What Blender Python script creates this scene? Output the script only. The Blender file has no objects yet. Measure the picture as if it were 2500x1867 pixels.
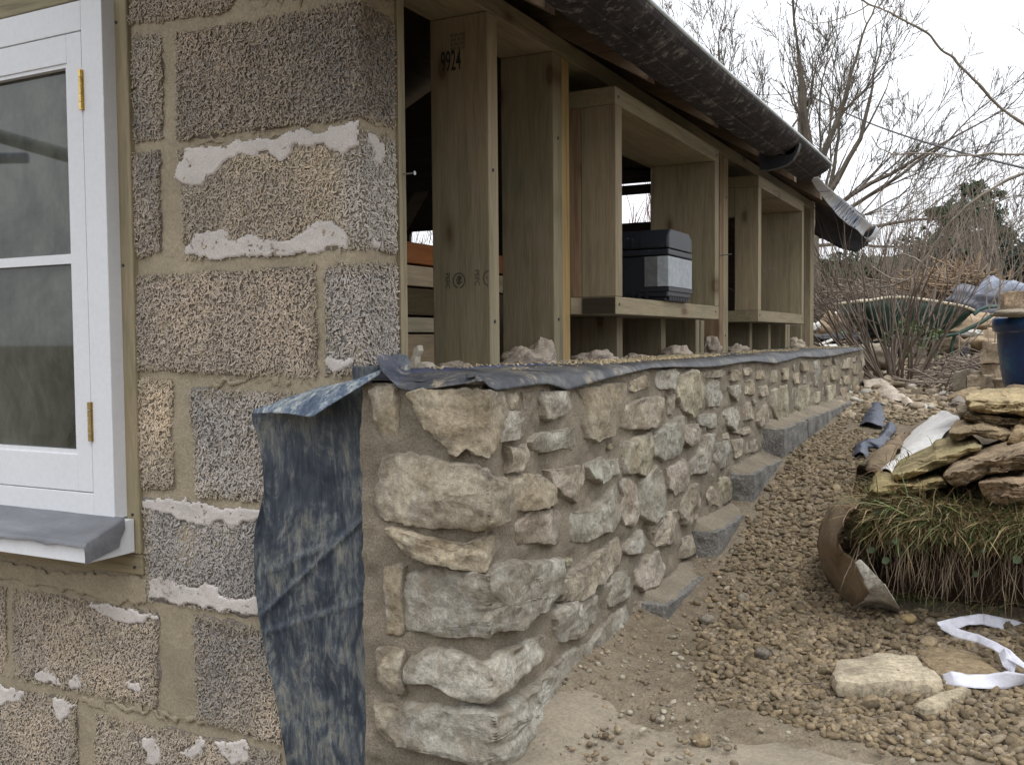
import bpy, math, random
import numpy as np
from mathutils import Matrix, Vector, Euler
rnd = random.Random(7)
RS = np.random.RandomState(11)
R = math.radians
scene = bpy.context.scene
col = scene.collection

# ------------------------------------------------------------ camera, sky, sun, exposure
EYE = np.array((0.0, 0.0, 0.75))
FPX = 2390.0
cam_d = bpy.data.cameras.new('camera'); cam = bpy.data.objects.new('camera', cam_d); col.objects.link(cam)
cam_d.sensor_fit = 'HORIZONTAL'; cam_d.sensor_width = 36; cam_d.lens = 36 * FPX / 2500
cam_d.clip_start = 0.02; cam_d.clip_end = 1500
M3 = Matrix.Rotation(R(27.3), 3, 'Z') @ Matrix.Rotation(R(90 - 2.5), 3, 'X') @ Matrix.Rotation(R(-0.5), 3, 'Z')
cam.matrix_world = Matrix.Translation(EYE.tolist()) @ M3.to_4x4()
scene.camera = cam
RM = np.array(M3)

world = bpy.data.worlds.new('World'); scene.world = world; world.use_nodes = True
wn = world.node_tree; wn.nodes.clear()
wo = wn.nodes.new('ShaderNodeOutputWorld'); wb = wn.nodes.new('ShaderNodeBackground')
sky = wn.nodes.new('ShaderNodeTexSky'); sky.sky_type = 'NISHITA'; sky.sun_disc = False
sky.sun_elevation = R(60); sky.sun_rotation = R(135); sky.dust_density = 4; sky.air_density = 1.2
hs = wn.nodes.new('ShaderNodeHueSaturation'); hs.inputs['Saturation'].default_value = 0.22
mx = wn.nodes.new('ShaderNodeMix'); mx.data_type = 'RGBA'; mx.inputs[0].default_value = 0.85
# the cloud deck, as an overcast sky is: about twice as bright overhead as at the horizon
tcw = wn.nodes.new('ShaderNodeTexCoord'); sep = wn.nodes.new('ShaderNodeSeparateXYZ'); wn.links.new(tcw.outputs['Generated'], sep.inputs[0])
mr = wn.nodes.new('ShaderNodeMapRange'); mr.inputs[1].default_value = 0; mr.inputs[2].default_value = 1; mr.inputs[3].default_value = 10.2; mr.inputs[4].default_value = 21
wn.links.new(sep.outputs[2], mr.inputs[0]); tint = wn.nodes.new('ShaderNodeMix'); tint.data_type = 'RGBA'; tint.blend_type = 'MULTIPLY'; tint.inputs[0].default_value = 1
tint.inputs[7].default_value = (.97, 1.0, 1.05, 1); wn.links.new(mr.outputs[0], tint.inputs[6]); wn.links.new(tint.outputs[2], mx.inputs[7])
wn.links.new(sky.outputs[0], hs.inputs['Color']); wn.links.new(hs.outputs[0], mx.inputs[6])
wn.links.new(mx.outputs[2], wb.inputs[0]); wn.links.new(wb.outputs[0], wo.inputs[0])
wb.inputs[1].default_value = 0.15
sun_d = bpy.data.lights.new('sun', 'SUN'); sun_d.energy = 1.15; sun_d.angle = R(18); sun_d.color = (1, .97, .92)
sun = bpy.data.objects.new('sun', sun_d); col.objects.link(sun)
# light comes from the right and behind the camera, high up
az = R(135); el = R(60)
sdir = Vector((math.sin(az) * math.cos(el), math.cos(az) * math.cos(el), math.sin(el)))
sun.rotation_euler = sdir.to_track_quat('Z', 'Y').to_euler()
vs = scene.view_settings
scene.display_settings.display_device = 'sRGB'
vs.view_transform = 'Standard'; vs.look = 'None'; vs.exposure = -0.28; vs.gamma = 1; vs.use_curve_mapping = False

# ------------------------------------------------------------ helpers
def ray(px, py):
    d = RM @ np.array(((px - 1250) / FPX, -(py - 933.5) / FPX, -1.0)); return d
def on(px, py, ax, val):
    """point where the sight line through a photo pixel meets the plane axis = value"""
    d = ray(px, py); i = 'xyz'.index(ax); return EYE + d * ((val - EYE[i]) / d[i])
def atd(px, py, dep):
    """point at a given distance along the view axis"""
    return EYE + ray(px, py) * dep

def hash3(ix, iy, iz, seed):
    h = (ix.astype(np.int64) * 374761393 + iy.astype(np.int64) * 668265263 + iz.astype(np.int64) * 2147483647 + seed * 974634777)
    h = (h ^ (h >> 13)) * 1274126177; h = h ^ (h >> 16)
    return (h & 0xffffff) / float(0xffffff) * 2 - 1
def vn(P, f=1.0, seed=0):
    P = np.asarray(P, float) * f; I = np.floor(P).astype(np.int64); T = P - I; T = T * T * (3 - 2 * T)
    x, y, z = I[..., 0], I[..., 1], I[..., 2]; a, b, c = T[..., 0], T[..., 1], T[..., 2]; r = 0
    for dx in (0, 1):
        for dy in (0, 1):
            for dz in (0, 1):
                w = (a if dx else 1 - a) * (b if dy else 1 - b) * (c if dz else 1 - c)
                r = r + w * hash3(x + dx, y + dy, z + dz, seed)
    return r
def fbm(P, f=1.0, o=4, seed=0):
    r = 0; a = 1.0
    for k in range(o): r = r + a * vn(P, f * 2 ** k, seed + k * 17); a *= .5
    return r
def sstep(a, b, x): t = np.clip((x - a) / (b - a), 0, 1); return t * t * (3 - 2 * t)

class Acc:
    sharp = 28
    def __init__(s): s.V = []; s.F = []; s.n = 0; s.C = []
    def add(s, V, F, c=None):
        V = np.asarray(V, float); F = np.asarray(F, np.int64)
        s.V.append(V); s.F.append(F + s.n); s.n += len(V)
        s.C.append(np.tile(np.array(c if c is not None else (1, 1, 1), float), (len(V), 1)) if c is None or np.ndim(c) == 1 else np.asarray(c, float))
        return s
    def box(s, x0, x1, y0, y1, z0, z1, c=None):
        V = [(x, y, z) for x in (x0, x1) for y in (y0, y1) for z in (z0, z1)]
        s.add(V, [(0, 1, 3, 2), (4, 6, 7, 5), (0, 4, 5, 1), (2, 3, 7, 6), (0, 2, 6, 4), (1, 5, 7, 3)], c); return s
    def prism(s, poly, vec, c=None):
        """closed solid: polygon swept along vec"""
        P = np.asarray(poly, float); n = len(P); Q = P + np.asarray(vec, float)
        nrm = sum(np.cross(P[i] - P[0], P[(i + 1) % n] - P[0]) for i in range(1, n - 1))
        if np.dot(nrm, vec) > 0: P = P[::-1]; Q = Q[::-1]
        cp = P.mean(0); cq = Q.mean(0)
        V = np.vstack([P, Q, [cp, cq]]); F = []
        for i in range(n):
            j = (i + 1) % n
            F.append((i, j, 2 * n, 2 * n)); F.append((n + j, n + i, 2 * n + 1, 2 * n + 1)); F.append((j, i, n + i, n + j))
        s.add(V, F, c); return s
    def tube(s, pts, rad, k=6, c=None, cap=True):
        pts = np.asarray(pts, float); n = len(pts); rad = np.broadcast_to(np.asarray(rad, float), (n,))
        t = np.gradient(pts, axis=0); t /= (np.linalg.norm(t, axis=1)[:, None] + 1e-12)
        ref = np.array((0.31, .17, .93)); 
        if abs(np.dot(t[0], ref)) > .9: ref = np.array((.9, .3, .1))
        u = np.cross(t, ref); u /= (np.linalg.norm(u, axis=1)[:, None] + 1e-12); w = np.cross(t, u)
        a = np.arange(k) * 2 * math.pi / k
        V = (pts[:, None] + rad[:, None, None] * (np.cos(a)[None, :, None] * u[:, None] + np.sin(a)[None, :, None] * w[:, None])).reshape(-1, 3)
        i = np.arange(n - 1)[:, None] * k; j = np.arange(k)[None]; j2 = (j + 1) % k
        F = np.stack([i + j, i + j2, i + k + j2, i + k + j], -1).reshape(-1, 4)
        s.add(V, F, c)
        if cap:
            b = s.n - len(V)
            for o in (0, (n - 1) * k):
                s.V.append(V[o:o + k].mean(0)[None]); s.C.append(s.C[-1][:1]); ci = s.n; s.n += 1
                s.F.append(np.array([(b + o + q, b + o + (q + 1) % k, ci, ci) for q in range(k)]))
        return s
    def grid(s, G, c=None, wrap=False):
        G = np.asarray(G, float); a, b = G.shape[:2]
        i = np.arange(a - 1)[:, None] * b; j = np.arange(b if wrap else b - 1)[None]; j2 = (j + 1) % b
        F = np.stack([i + j, i + j2, i + b + j2, i + b + j], -1).reshape(-1, 4)
        s.add(G.reshape(-1, 3), F, c if c is None or np.ndim(c) == 1 else np.asarray(c).reshape(-1, 3)); return s
    def build(s, name, mat, parent=None, smooth=False):
        V = np.vstack(s.V); C = np.vstack(s.C)
        T = []; Q = []
        for f in s.F:
            if f.shape[1] == 3: T.append(f); continue
            m = f[:, 2] == f[:, 3]
            if m.any(): T.append(f[m][:, :3])
            if (~m).any(): Q.append(f[~m])
        T = np.vstack(T) if T else np.zeros((0, 3), int); Q = np.vstack(Q) if Q else np.zeros((0, 4), int)
        me = bpy.data.meshes.new(name)
        L = np.concatenate([T.ravel(), Q.ravel()]); nf = len(T) + len(Q)
        st = np.concatenate([np.arange(len(T)) * 3, len(T) * 3 + np.arange(len(Q)) * 4])
        me.vertices.add(len(V)); me.vertices.foreach_set('co', V.ravel())
        me.loops.add(len(L)); me.loops.foreach_set('vertex_index', L.astype(np.int32))
        me.polygons.add(nf); me.polygons.foreach_set('loop_start', st.astype(np.int32))
        me.polygons.foreach_set('use_smooth', np.full(nf, bool(smooth)))
        at = me.color_attributes.new('Col', 'FLOAT_COLOR', 'POINT')
        at.data.foreach_set('color', np.hstack([C, np.ones((len(C), 1))]).ravel())
        me.update(calc_edges=True); me.validate()
        if smooth == 'sharp': me.set_sharp_from_angle(angle=R(s.sharp))
        if mat: me.materials.append(mat)
        o = bpy.data.objects.new(name, me); col.objects.link(o)
        if parent: o.parent = parent
        return o

def tag(o, label=None, cat=None, group=None, kind=None):
    if label: o['label'] = label
    if cat: o['category'] = cat
    if group: o['group'] = group
    if kind: o['kind'] = kind
    return o
def thing(name, label, cat, group=None):
    o = bpy.data.objects.new(name, None); o.empty_display_size = .1; col.objects.link(o)
    return tag(o, label, cat, group)
def bevel(o, w=.003, seg=2):
    m = o.modifiers.new('bevel', 'BEVEL'); m.width = w; m.segments = seg; m.limit_method = 'ANGLE'; m.angle_limit = R(40); return o

# ------------------------------------------------------------ materials
class NT:
    def __init__(s, name):
        s.m = bpy.data.materials.new(name); s.m.use_nodes = True; s.t = s.m.node_tree; s.t.nodes.clear()
        s.out = s.n('ShaderNodeOutputMaterial'); s.b = s.n('ShaderNodeBsdfPrincipled'); s.l(s.b.outputs[0], s.out.inputs[0])
        s.tc = s.n('ShaderNodeTexCoord')
    def n(s, t): return s.t.nodes.new(t)
    def l(s, a, b): s.t.links.new(a, b)
    def sets(s, sock, v):
        if isinstance(v, bpy.types.NodeSocket): s.l(v, sock)
        else: sock.default_value = (*v, 1) if isinstance(v, tuple) and len(v) == 3 and sock.type == 'RGBA' else v
    def mapp(s, scale, rot=(0, 0, 0), src=None):
        m = s.n('ShaderNodeMapping'); m.inputs['Scale'].default_value = scale; m.inputs['Rotation'].default_value = rot
        s.l(src or s.tc.outputs['Object'], m.inputs[0]); return m.outputs[0]
    def noise(s, sc, det=4, vec=None, rough=.6, dist=0):
        n = s.n('ShaderNodeTexNoise'); n.inputs['Scale'].default_value = sc; n.inputs['Detail'].default_value = det
        n.inputs['Roughness'].default_value = rough; n.inputs['Distortion'].default_value = dist
        s.l(vec or s.tc.outputs['Object'], n.inputs['Vector']); return n.outputs[0]
    def voro(s, sc, vec=None, feat='F1', out='Distance', rnd=1):
        n = s.n('ShaderNodeTexVoronoi'); n.feature = feat; n.inputs['Scale'].default_value = sc; n.inputs['Randomness'].default_value = rnd
        s.l(vec or s.tc.outputs['Object'], n.inputs['Vector']); return n.outputs[out]
    def ramp(s, f, stops):
        r = s.n('ShaderNodeValToRGB'); e = r.color_ramp.elements
        while len(e) < len(stops): e.new(.5)
        for el, (p, c) in zip(e, stops): el.position = p; el.color = (*c, 1) if isinstance(c, tuple) else (c, c, c, 1)
        s.l(f, r.inputs[0]); return r.outputs[0]
    def mix(s, a, b, f=.5, mode='MIX'):
        m = s.n('ShaderNodeMix'); m.data_type = 'RGBA'; m.blend_type = mode
        s.sets(m.inputs[0], f); s.sets(m.inputs[6], a); s.sets(m.inputs[7], b); return m.outputs[2]
    def math(s, op, a, b=0.0):
        m = s.n('ShaderNodeMath'); m.operation = op; s.sets(m.inputs[0], a); s.sets(m.inputs[1], b); return m.outputs[0]
    def attr(s):
        a = s.n('ShaderNodeAttribute'); a.attribute_name = 'Col'; return a.outputs['Color']
    def objrand(s): return s.n('ShaderNodeObjectInfo').outputs['Random']
    def bump(s, h, dist=.002, st=1.0):
        b = s.n('ShaderNodeBump'); b.inputs['Distance'].default_value = dist; b.inputs['Strength'].default_value = st
        s.l(h, b.inputs['Height']); s.l(b.outputs[0], s.b.inputs['Normal']); return b
    def done(s, color, rough=.9, spec=.25, **kw):
        s.sets(s.b.inputs['Base Color'], color); s.sets(s.b.inputs['Roughness'], rough); s.b.inputs['Specular IOR Level'].default_value = spec
        for k, v in kw.items(): s.sets(s.b.inputs[k.replace('_', ' ')], v)
        return s.m

def m_vary(name, base, amt=.35, sc=6, bump_d=.002, bump_sc=60, rough=.92, use_attr=False, spec=.2, fine=.25):
    t = NT(name)
    c = t.attr() if use_attr else base
    n1 = t.noise(sc, 6, rough=.65); n2 = t.noise(bump_sc, 6, rough=.7)
    f1 = t.ramp(n1, [(.3, 1 - amt), (.7, 1 + amt * .7)]); f2 = t.ramp(n2, [(.3, 1 - fine), (.7, 1 + fine)])
    c2 = t.mix(c, f1, 1.0, 'MULTIPLY'); c3 = t.mix(c2, f2, 1.0, 'MULTIPLY')
    t.bump(n2, bump_d); return t.done(c3, rough, spec)

def m_wood(name, base, axis='z', dark=.55, knots=True, green=.0, rough=.75, use_attr=False):
    t = NT(name)
    sc = {'z': (1, 1, .06), 'y': (1, .06, 1), 'x': (.06, 1, 1)}[axis]
    sk = {'z': (1, 1, .3), 'y': (1, .3, 1), 'x': (.3, 1, 1)}[axis]
    jit = t.n('ShaderNodeVectorMath'); jit.operation = 'ADD'; t.l(t.tc.outputs['Object'], jit.inputs[0])
    cx = t.n('ShaderNodeCombineXYZ'); r10 = t.math('MULTIPLY', t.objrand(), 40.0)
    for i in range(3): t.l(r10, cx.inputs[i])
    t.l(cx.outputs[0], jit.inputs[1]); v = jit.outputs[0]
    sk = {'z': (1, .03, .42), 'y': (.03, .42, 1), 'x': (.42, .03, 1)}[axis]
    kv = t.voro(9.5, t.mapp(sk, src=v)); kn = t.ramp(kv, [(0, .7), (.07, 1.0), (.12, .40), (.21, 0.0)])
    g = t.noise(46, 5, t.mapp(sc, src=v), rough=.6, dist=.9); g2 = t.noise(260, 3, t.mapp(sc, src=v))
    c = t.attr() if use_attr else base
    c1 = t.mix(c, t.ramp(g, [(.25, dark), (.5, 1.0), (.75, 1.14)]), 1.0, 'MULTIPLY')
    c1 = t.mix(c1, t.ramp(g2, [(.25, .78), (.7, 1.12)]), 1.0, 'MULTIPLY')
    blot = t.noise(2.2, 4, v)
    c1 = t.mix(c1, t.ramp(blot, [(.35, (.84, .88, .80)), (.65, (1.10, 1.02, .97))]), .9, 'MULTIPLY')
    if knots: c1 = t.mix(c1, (.10, .055, .03), t.math('MULTIPLY', kn, .85)); c1 = t.mix(c1, (.20, .165, .12), t.ramp(t.noise(9, 6, v, rough=.8), [(.60, 0.0), (.72, .35)]))
    orr = t.ramp(t.objrand(), [(0, .82), (1, 1.14)]); c1 = t.mix(c1, orr, 1.0, 'MULTIPLY')
    t.bump(g2, .0006); return t.done(c1, rough, .25)
# ------------------------------------------------------------ ground
def floor_z(y):
    return np.interp(y, [-60, -5, 1.3, 1.6, 1.75, 1.95, 2.12, 2.54, 2.95, 3.4, 4.3, 5.3, 6.2, 8, 12, 30, 70, 400],
                     [.0, .0, .02, .035, .06, .075, .088, .165, .252, .345, .395, .445, .50, .58, .78, 2.0, 4.0, 9.0])
def bank_z(y):
    return np.interp(y, [-60, 2.0, 2.5, 3.0, 4.0, 5.3, 6.2, 8, 12, 30, 70, 400], [.35, .375, .40, .44, .49, .53, .55, .61, .80, 2.0, 4.0, 9.0])
def ground_z(x, y):
    P = np.stack([x, y, np.zeros_like(x)], -1)
    wob = fbm(P, 5.0, 3, 5) * .03
    xe = np.interp(y, [2.2, 2.7, 3.2, 3.9, 5.0, 6.0], [-.34, -.34, -.30, -.24, -.2, -.2]) + wob
    side = sstep(-.07, .07 + .05 * np.clip(y - 2.5, 0, 2), x - xe)
    front = sstep(2.46, 2.53, y + wob * .6)
    s = side * front
    z = floor_z(y) * (1 - s) + bank_z(y) * s
    # soil heaped against the foot of the plinth
    heap = np.exp(-np.clip(x + .80, 0, 9) / .10) * .055 * sstep(1.5, 1.75, y) * (1 - sstep(2.1, 2.5, y))
    slope = np.clip(-.32 - x, 0, .5) * .10 * sstep(1.9, 3.2, y)         # the trench floor dips towards the wall
    far = sstep(6, 14, y)
    z = z - .40 * sstep(-.80, -1.15, x) * (1 - sstep(1.9, 2.3, y)) * sstep(-4, -.5, y) - .12 * sstep(-.9, -.97, x) * (y < 1.9) * 0
    z = z + heap - slope * 0 + fbm(P, 3.0, 4, 9) * (.006 + .05 * far) + fbm(P, 25, 3, 3) * .0035
    z = z + fbm(P, .12, 3, 77) * .5 * sstep(14, 40, np.hypot(x, y))
    return z
def gz(x, y): return float(ground_z(np.array([x]), np.array([y]))[0])
def axis(a): return np.concatenate([np.arange(s, e, d) for s, e, d in a])
gx = axis([(-300, -60, 24), (-60, -12, 6), (-12, -3, 1), (-3, -1.0, .15), (-1.0, .6, .016), (.6, 3, .12), (3, 12, .6), (12, 60, 6), (60, 330, 24)])
gy = axis([(-300, -60, 24), (-60, -8, 6), (-8, .6, .5), (.6, 1.3, .07), (1.3, 3.6, .016), (3.6, 7, .035), (7, 12, .15), (12, 40, 1.5), (40, 430, 20)])
GX, GY = np.meshgrid(gx, gy); GZ = ground_z(GX, GY)
inside = (GX < -1.02) & (GX > -4.5) & (GY > 1.56) & (GY < 5.6)
t = NT('soil')
n1 = t.noise(2.2, 6, rough=.7); n2 = t.noise(38, 5, rough=.75); n3 = t.voro(150)
c = t.ramp(n1, [(.3, (.15, .118, .08)), (.5, (.20, .162, .115)), (.7, (.245, .205, .15))])
c = t.mix(c, t.ramp(n2, [(.3, .65), (.7, 1.25)]), 1.0, 'MULTIPLY')
t.bump(t.math('ADD', n2, t.math('MULTIPLY', n3, .5)), .006)
M_soil = t.done(c, .95, .15)
a = Acc().grid(np.stack([GX, GY, GZ], -1)); ground = tag(a.build('ground', M_soil, smooth=True), kind='structure')

# concrete footing slab in the foreground
def slab_grid():
    X = np.linspace(-.765, .62, 100); T = np.linspace(0, 1, 50)
    G = np.zeros((50, 100, 3))
    for i, tt in enumerate(T):
        ye = 1.735 + .02 * np.sin(X * 7) + .012 * vn(np.stack([X * 9, X * 0, X * 0], -1), 1, 4) - .02 * sstep(-.62, -.7, X)
        Y = .8 + (ye - .8) * min(1, tt * 1.02)
        Z = np.where(tt > .97, .0, .050 + .004 * fbm(np.stack([X, Y, X * 0], -1), 6, 4, 2)) + .032 * sstep(-.60, -.75, X) * sstep(1.42, 1.6, Y)
        if tt > .94: Z = Z - (.012 if tt < .97 else 0)
        G[i] = np.stack([X, Y, Z], -1)
    return G
M_conc = m_vary('concrete', (.265, .225, .17), .35, 4, .0025, 130, .95)
M_concblk = m_vary('concrete_block', (.20, .19, .175), .45, 14, .005, 170, .95, fine=.6)
tag(Acc().grid(slab_grid()[:, ::-1]).build('concrete_footing', M_conc, smooth=True), kind='structure')

# ------------------------------------------------------------ wall surfaces: u runs round the corner, v is height, h is how proud
def bend(cx, cy, r, u, v, h):
    u, v, h = np.broadcast_arrays(np.asarray(u, float), np.asarray(v, float), np.asarray(h, float))
    tt = np.clip((u + r) / (2 * r), 0, 1)
    x = np.where(u < -r, cx + u, np.where(u > r, cx, cx - r * (1 - tt) ** 2))
    y = np.where(u < -r, cy, np.where(u > r, cy + u, cy + r * tt ** 2))
    an = tt * math.pi / 2
    return np.stack([x + np.sin(an) * h, y - np.cos(an) * h, v], -1)
CX, CY = -.779, 1.40
def SP(u, v, h):
    """square arris: both faces are pushed out and meet in a mitre"""
    u, v, h = np.broadcast_arrays(np.asarray(u, float), np.asarray(v, float), np.asarray(h, float)); m = 1 - sstep(0, .13, np.abs(u)); s_ = np.tanh(u / .004)
    xa, ya = CX + u + h * m, CY - h; xb, yb = CX + h, CY + u - h * m; k = (s_ + 1) / 2
    return np.stack([xa * (1 - k) + xb * k, ya * (1 - k) + yb * k, v], -1)
HX, HY = -1.043, 1.443
def SH(u, v, h): return bend(HX, HY, .006, u, v, h)
def px_uv(px, py, cx, cy):
    p = on(px, py, 'y', cy)
    if p[0] < cx: return (p[0] - cx, p[2])
    p = on(px, py, 'x', cx); return (p[1] - cy, p[2])
def in_poly(U, V, poly):
    c = np.zeros(U.shape, bool); n = len(poly)
    for i in range(n):
        x1, y1 = poly[i]; x2, y2 = poly[(i + 1) % n]
        k = ((y1 > V) != (y2 > V)) & (U < (x2 - x1) * (V - y1) / (y2 - y1 + 1e-12) + x1); c ^= k
    return c
def resample(poly, n):
    P = np.array(poly + [poly[0]], float); d = np.r_[0, np.cumsum(np.linalg.norm(np.diff(P, axis=0), axis=1))]
    s = np.linspace(0, d[-1], n, endpoint=False); return np.stack([np.interp(s, d, P[:, 0]), np.interp(s, d, P[:, 1])], -1)
def blob(S, poly, H, seed, color, name, mat, parent, flat=False, N=44, rag=.05, acc=None, off=0.0):
    """a stone or a patch on a wall surface from its outline in (u, v)"""
    Q = resample(poly, N)
    x, y = Q[:, 0], Q[:, 1]; x2, y2 = np.roll(x, -1), np.roll(y, -1); cr = x * y2 - x2 * y; A = cr.sum() / 2
    c = np.array([((x + x2) * cr).sum(), ((y + y2) * cr).sum()]) / (6 * A + 1e-12)
    if A < 0: Q = Q[::-1]
    size = math.sqrt(abs(A)); an = np.linspace(0, 2 * math.pi, N, endpoint=False)
    nz = fbm(np.stack([np.cos(an), np.sin(an), an * 0 + seed], -1), 2.6, 4, seed)
    nz2 = fbm(np.stack([np.cos(an), np.sin(an), an * 0 + seed], -1), 9, 3, seed + 1)
    D = (Q - c) * (1 + rag * nz + (0 if flat else .045) * nz2)[:, None]
    rs = [1.05, 1.0, .97, .93, .88, .83, .78, .72, .66, .6, .54, .48, .42, .35, .28, .2, .1] if not flat else [1.02, .99, .93, .8, .55, .25]
    rr = random.Random(seed)
    planes = [(rr.uniform(0, 6.28), rr.uniform(.12, .5), rr.uniform(.72, 1.05)) for _ in range(6)]
    G = np.zeros((len(rs), N, 3))
    def hgt(q, r):
        h = H * (1 - .42 * r ** 8) * np.ones(len(q))
        if not flat:
            for a, sl, k in planes:
                h = np.minimum(h, H * k - sl * H * ((q[:, 0] * math.cos(a) + q[:, 1] * math.sin(a)) / (size * .5)))
            P3 = np.column_stack([q + c, np.full(len(q), seed * .37)])
            h = h + fbm(P3, 22, 4, seed) * (.16 * H + .0022) + fbm(P3 * np.array((1, 2, 1)), 40, 3, seed + 9) * .0012
            h = np.maximum(h, H * .2)
            if r >= 1: h = h * (.35 if r < 1.01 else 0) - (.012 if r > 1.01 else 0)
            elif r > .95: h = h * .78
        else:
            P3 = np.column_stack([q + c, np.full(len(q), seed * .37)])
            h = H + fbm(P3, 60, 3, seed) * H * .45
            if r >= .985: h = -.006 * np.ones(len(q)) if r > 1 else h * .4
        return h
    for i, r in enumerate(rs):
        q = D * r; P = q + c; G[i] = S(P[:, 0], P[:, 1], hgt(q, r) + off)
    cc = S(np.array([c[0]]), np.array([c[1]]), hgt(np.zeros((1, 2)), 0) + off)[0]
    a = acc or Acc(); b = a.n; cg = color
    if not flat:   # mortar smeared unevenly over the edges of the stone
        q = np.array([D * r + c for r in rs]); P3 = np.concatenate([q, np.full(q.shape[:2] + (1,), seed * .37)], -1)
        m = sstep(.80, 1.02, np.array(rs)[:, None] + .30 * fbm(P3, 30, 3, seed + 5))[..., None] * .85; m = np.maximum(m, .5 * sstep(.15, .7, fbm(P3, 12, 4, seed + 6))[..., None])
        v_ = 1 + .20 * fbm(P3, 14, 3, seed + 7)[..., None]
        cg = np.array(color) * v_ * (1 - m) + np.array((.25, .215, .165)) * m
    a.grid(G, wrap=True, c=cg); k = len(rs) - 1
    a.V.append(cc[None]); a.C.append(np.array([color], float)); ci = a.n; a.n += 1
    a.F.append(np.array([(b + k * N + q, b + k * N + (q + 1) % N, ci, ci) for q in range(N)]))
    a.sharp = 36
    if acc is None: return a.build(name, mat, parent, smooth=True if flat else 'sharp')

def patch(S, poly, H, seed, mat, name, parent, d=.0028, rag=.006, color=(1, 1, 1)):
    """a thin coat with a ragged edge inside an outline in (u, v)"""
    P = np.array(poly); u = np.arange(P[:, 0].min() - .01, P[:, 0].max() + .012, d); v = np.arange(P[:, 1].min() - .01, P[:, 1].max() + .012, d)
    U, V = np.meshgrid(u, v); X3 = np.stack([U, V, U * 0 + seed], -1)
    M = in_poly(U + fbm(X3, 45, 3, seed) * rag, V + fbm(X3, 45, 3, seed + 3) * rag, poly)
    Q = M[:-1, :-1] & M[1:, :-1] & M[:-1, 1:] & M[1:, 1:]
    if Q.sum() < 4: return
    full = np.zeros(U.shape, int)
    for dy in (0, 1):
        for dx in (0, 1): full[dy:full.shape[0] - 1 + dy, dx:full.shape[1] - 1 + dx] += Q
    inner = full == 4
    h = np.where(inner, H + fbm(X3, 40, 3, seed + 8) * .0011, H * .5)
    G = S(U + fbm(X3, 200, 1, 2) * d * .3, V + fbm(X3, 200, 1, 4) * d * .3, h)
    used = full > 0; idx = -np.ones(U.shape, int); idx[used] = np.arange(used.sum())
    F = np.stack([idx[:-1, :-1][Q], idx[:-1, 1:][Q], idx[1:, 1:][Q], idx[1:, :-1][Q]], -1)
    a = Acc(); a.add(G[used], F, color); return a.build(name, mat, parent, smooth=True)

# ------------------------------------------------------------ stone plinth wall
M_mortar = m_vary('lime_mortar', (.24, .205, .155), .30, 7, .0035, 240, .97, fine=.35)
t = NT('rubble_stone')
co = t.attr(); n1 = t.noise(9, 6, rough=.7, dist=.6); n2 = t.noise(90, 6, rough=.75); n3 = t.noise(30, 4, t.mapp((1, 1, .35)), rough=.7, dist=1)
c = t.mix(co, t.ramp(n1, [(.3, (.66, .60, .52)), (.5, 1.0), (.72, (1.30, 1.32, 1.34))]), 1.0, 'MULTIPLY')
c = t.mix(c, (.52, .50, .46), t.ramp(n3, [(.55, .0), (.75, .65)]))
c = t.mix(c, t.ramp(n2, [(.28, .5), (.72, 1.3)]), 1.0, 'MULTIPLY')
c = t.mix(c, (.27, .22, .155), t.ramp(t.noise(16, 5, rough=.8), [(.52, .0), (.68, .7)]))
t.bump(t.math('ADD', n2, n3), .006); M_rubble = t.done(c, .9, .25)

plinth = thing('stone_plinth_wall', 'rubble stone plinth wall in lime mortar running back beneath the timber framing', 'wall')
u = np.concatenate([np.arange(-.24, -.03, .007), np.arange(-.03, .03, .0025), np.arange(.03, 1.7, .009), np.arange(1.7, 4.48, .02)])
v = np.arange(-.08, .682, .0085)
U, V = np.meshgrid(u, v); P3 = np.stack([U, V, U * 0], -1)
H = .004 + fbm(P3, 9, 3, 21) * .006 + fbm(P3, 40, 3, 22) * .0042 + fbm(P3, 130, 2, 23) * .0014
H[-1] -= .004
a = Acc().grid(SP(U, V, H)[:, :])
top = np.stack([SP(u, u * 0 + .6815, H[-1]), SP(u, u * 0 + .683, -.22)]); a.grid(top)
ue = np.array([4.47, 4.475]);
a.box(-1.0, CX - .001, 5.855, 5.872, -.05, .68)
a.build('mortar', M_mortar, plinth, smooth=True)

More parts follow.
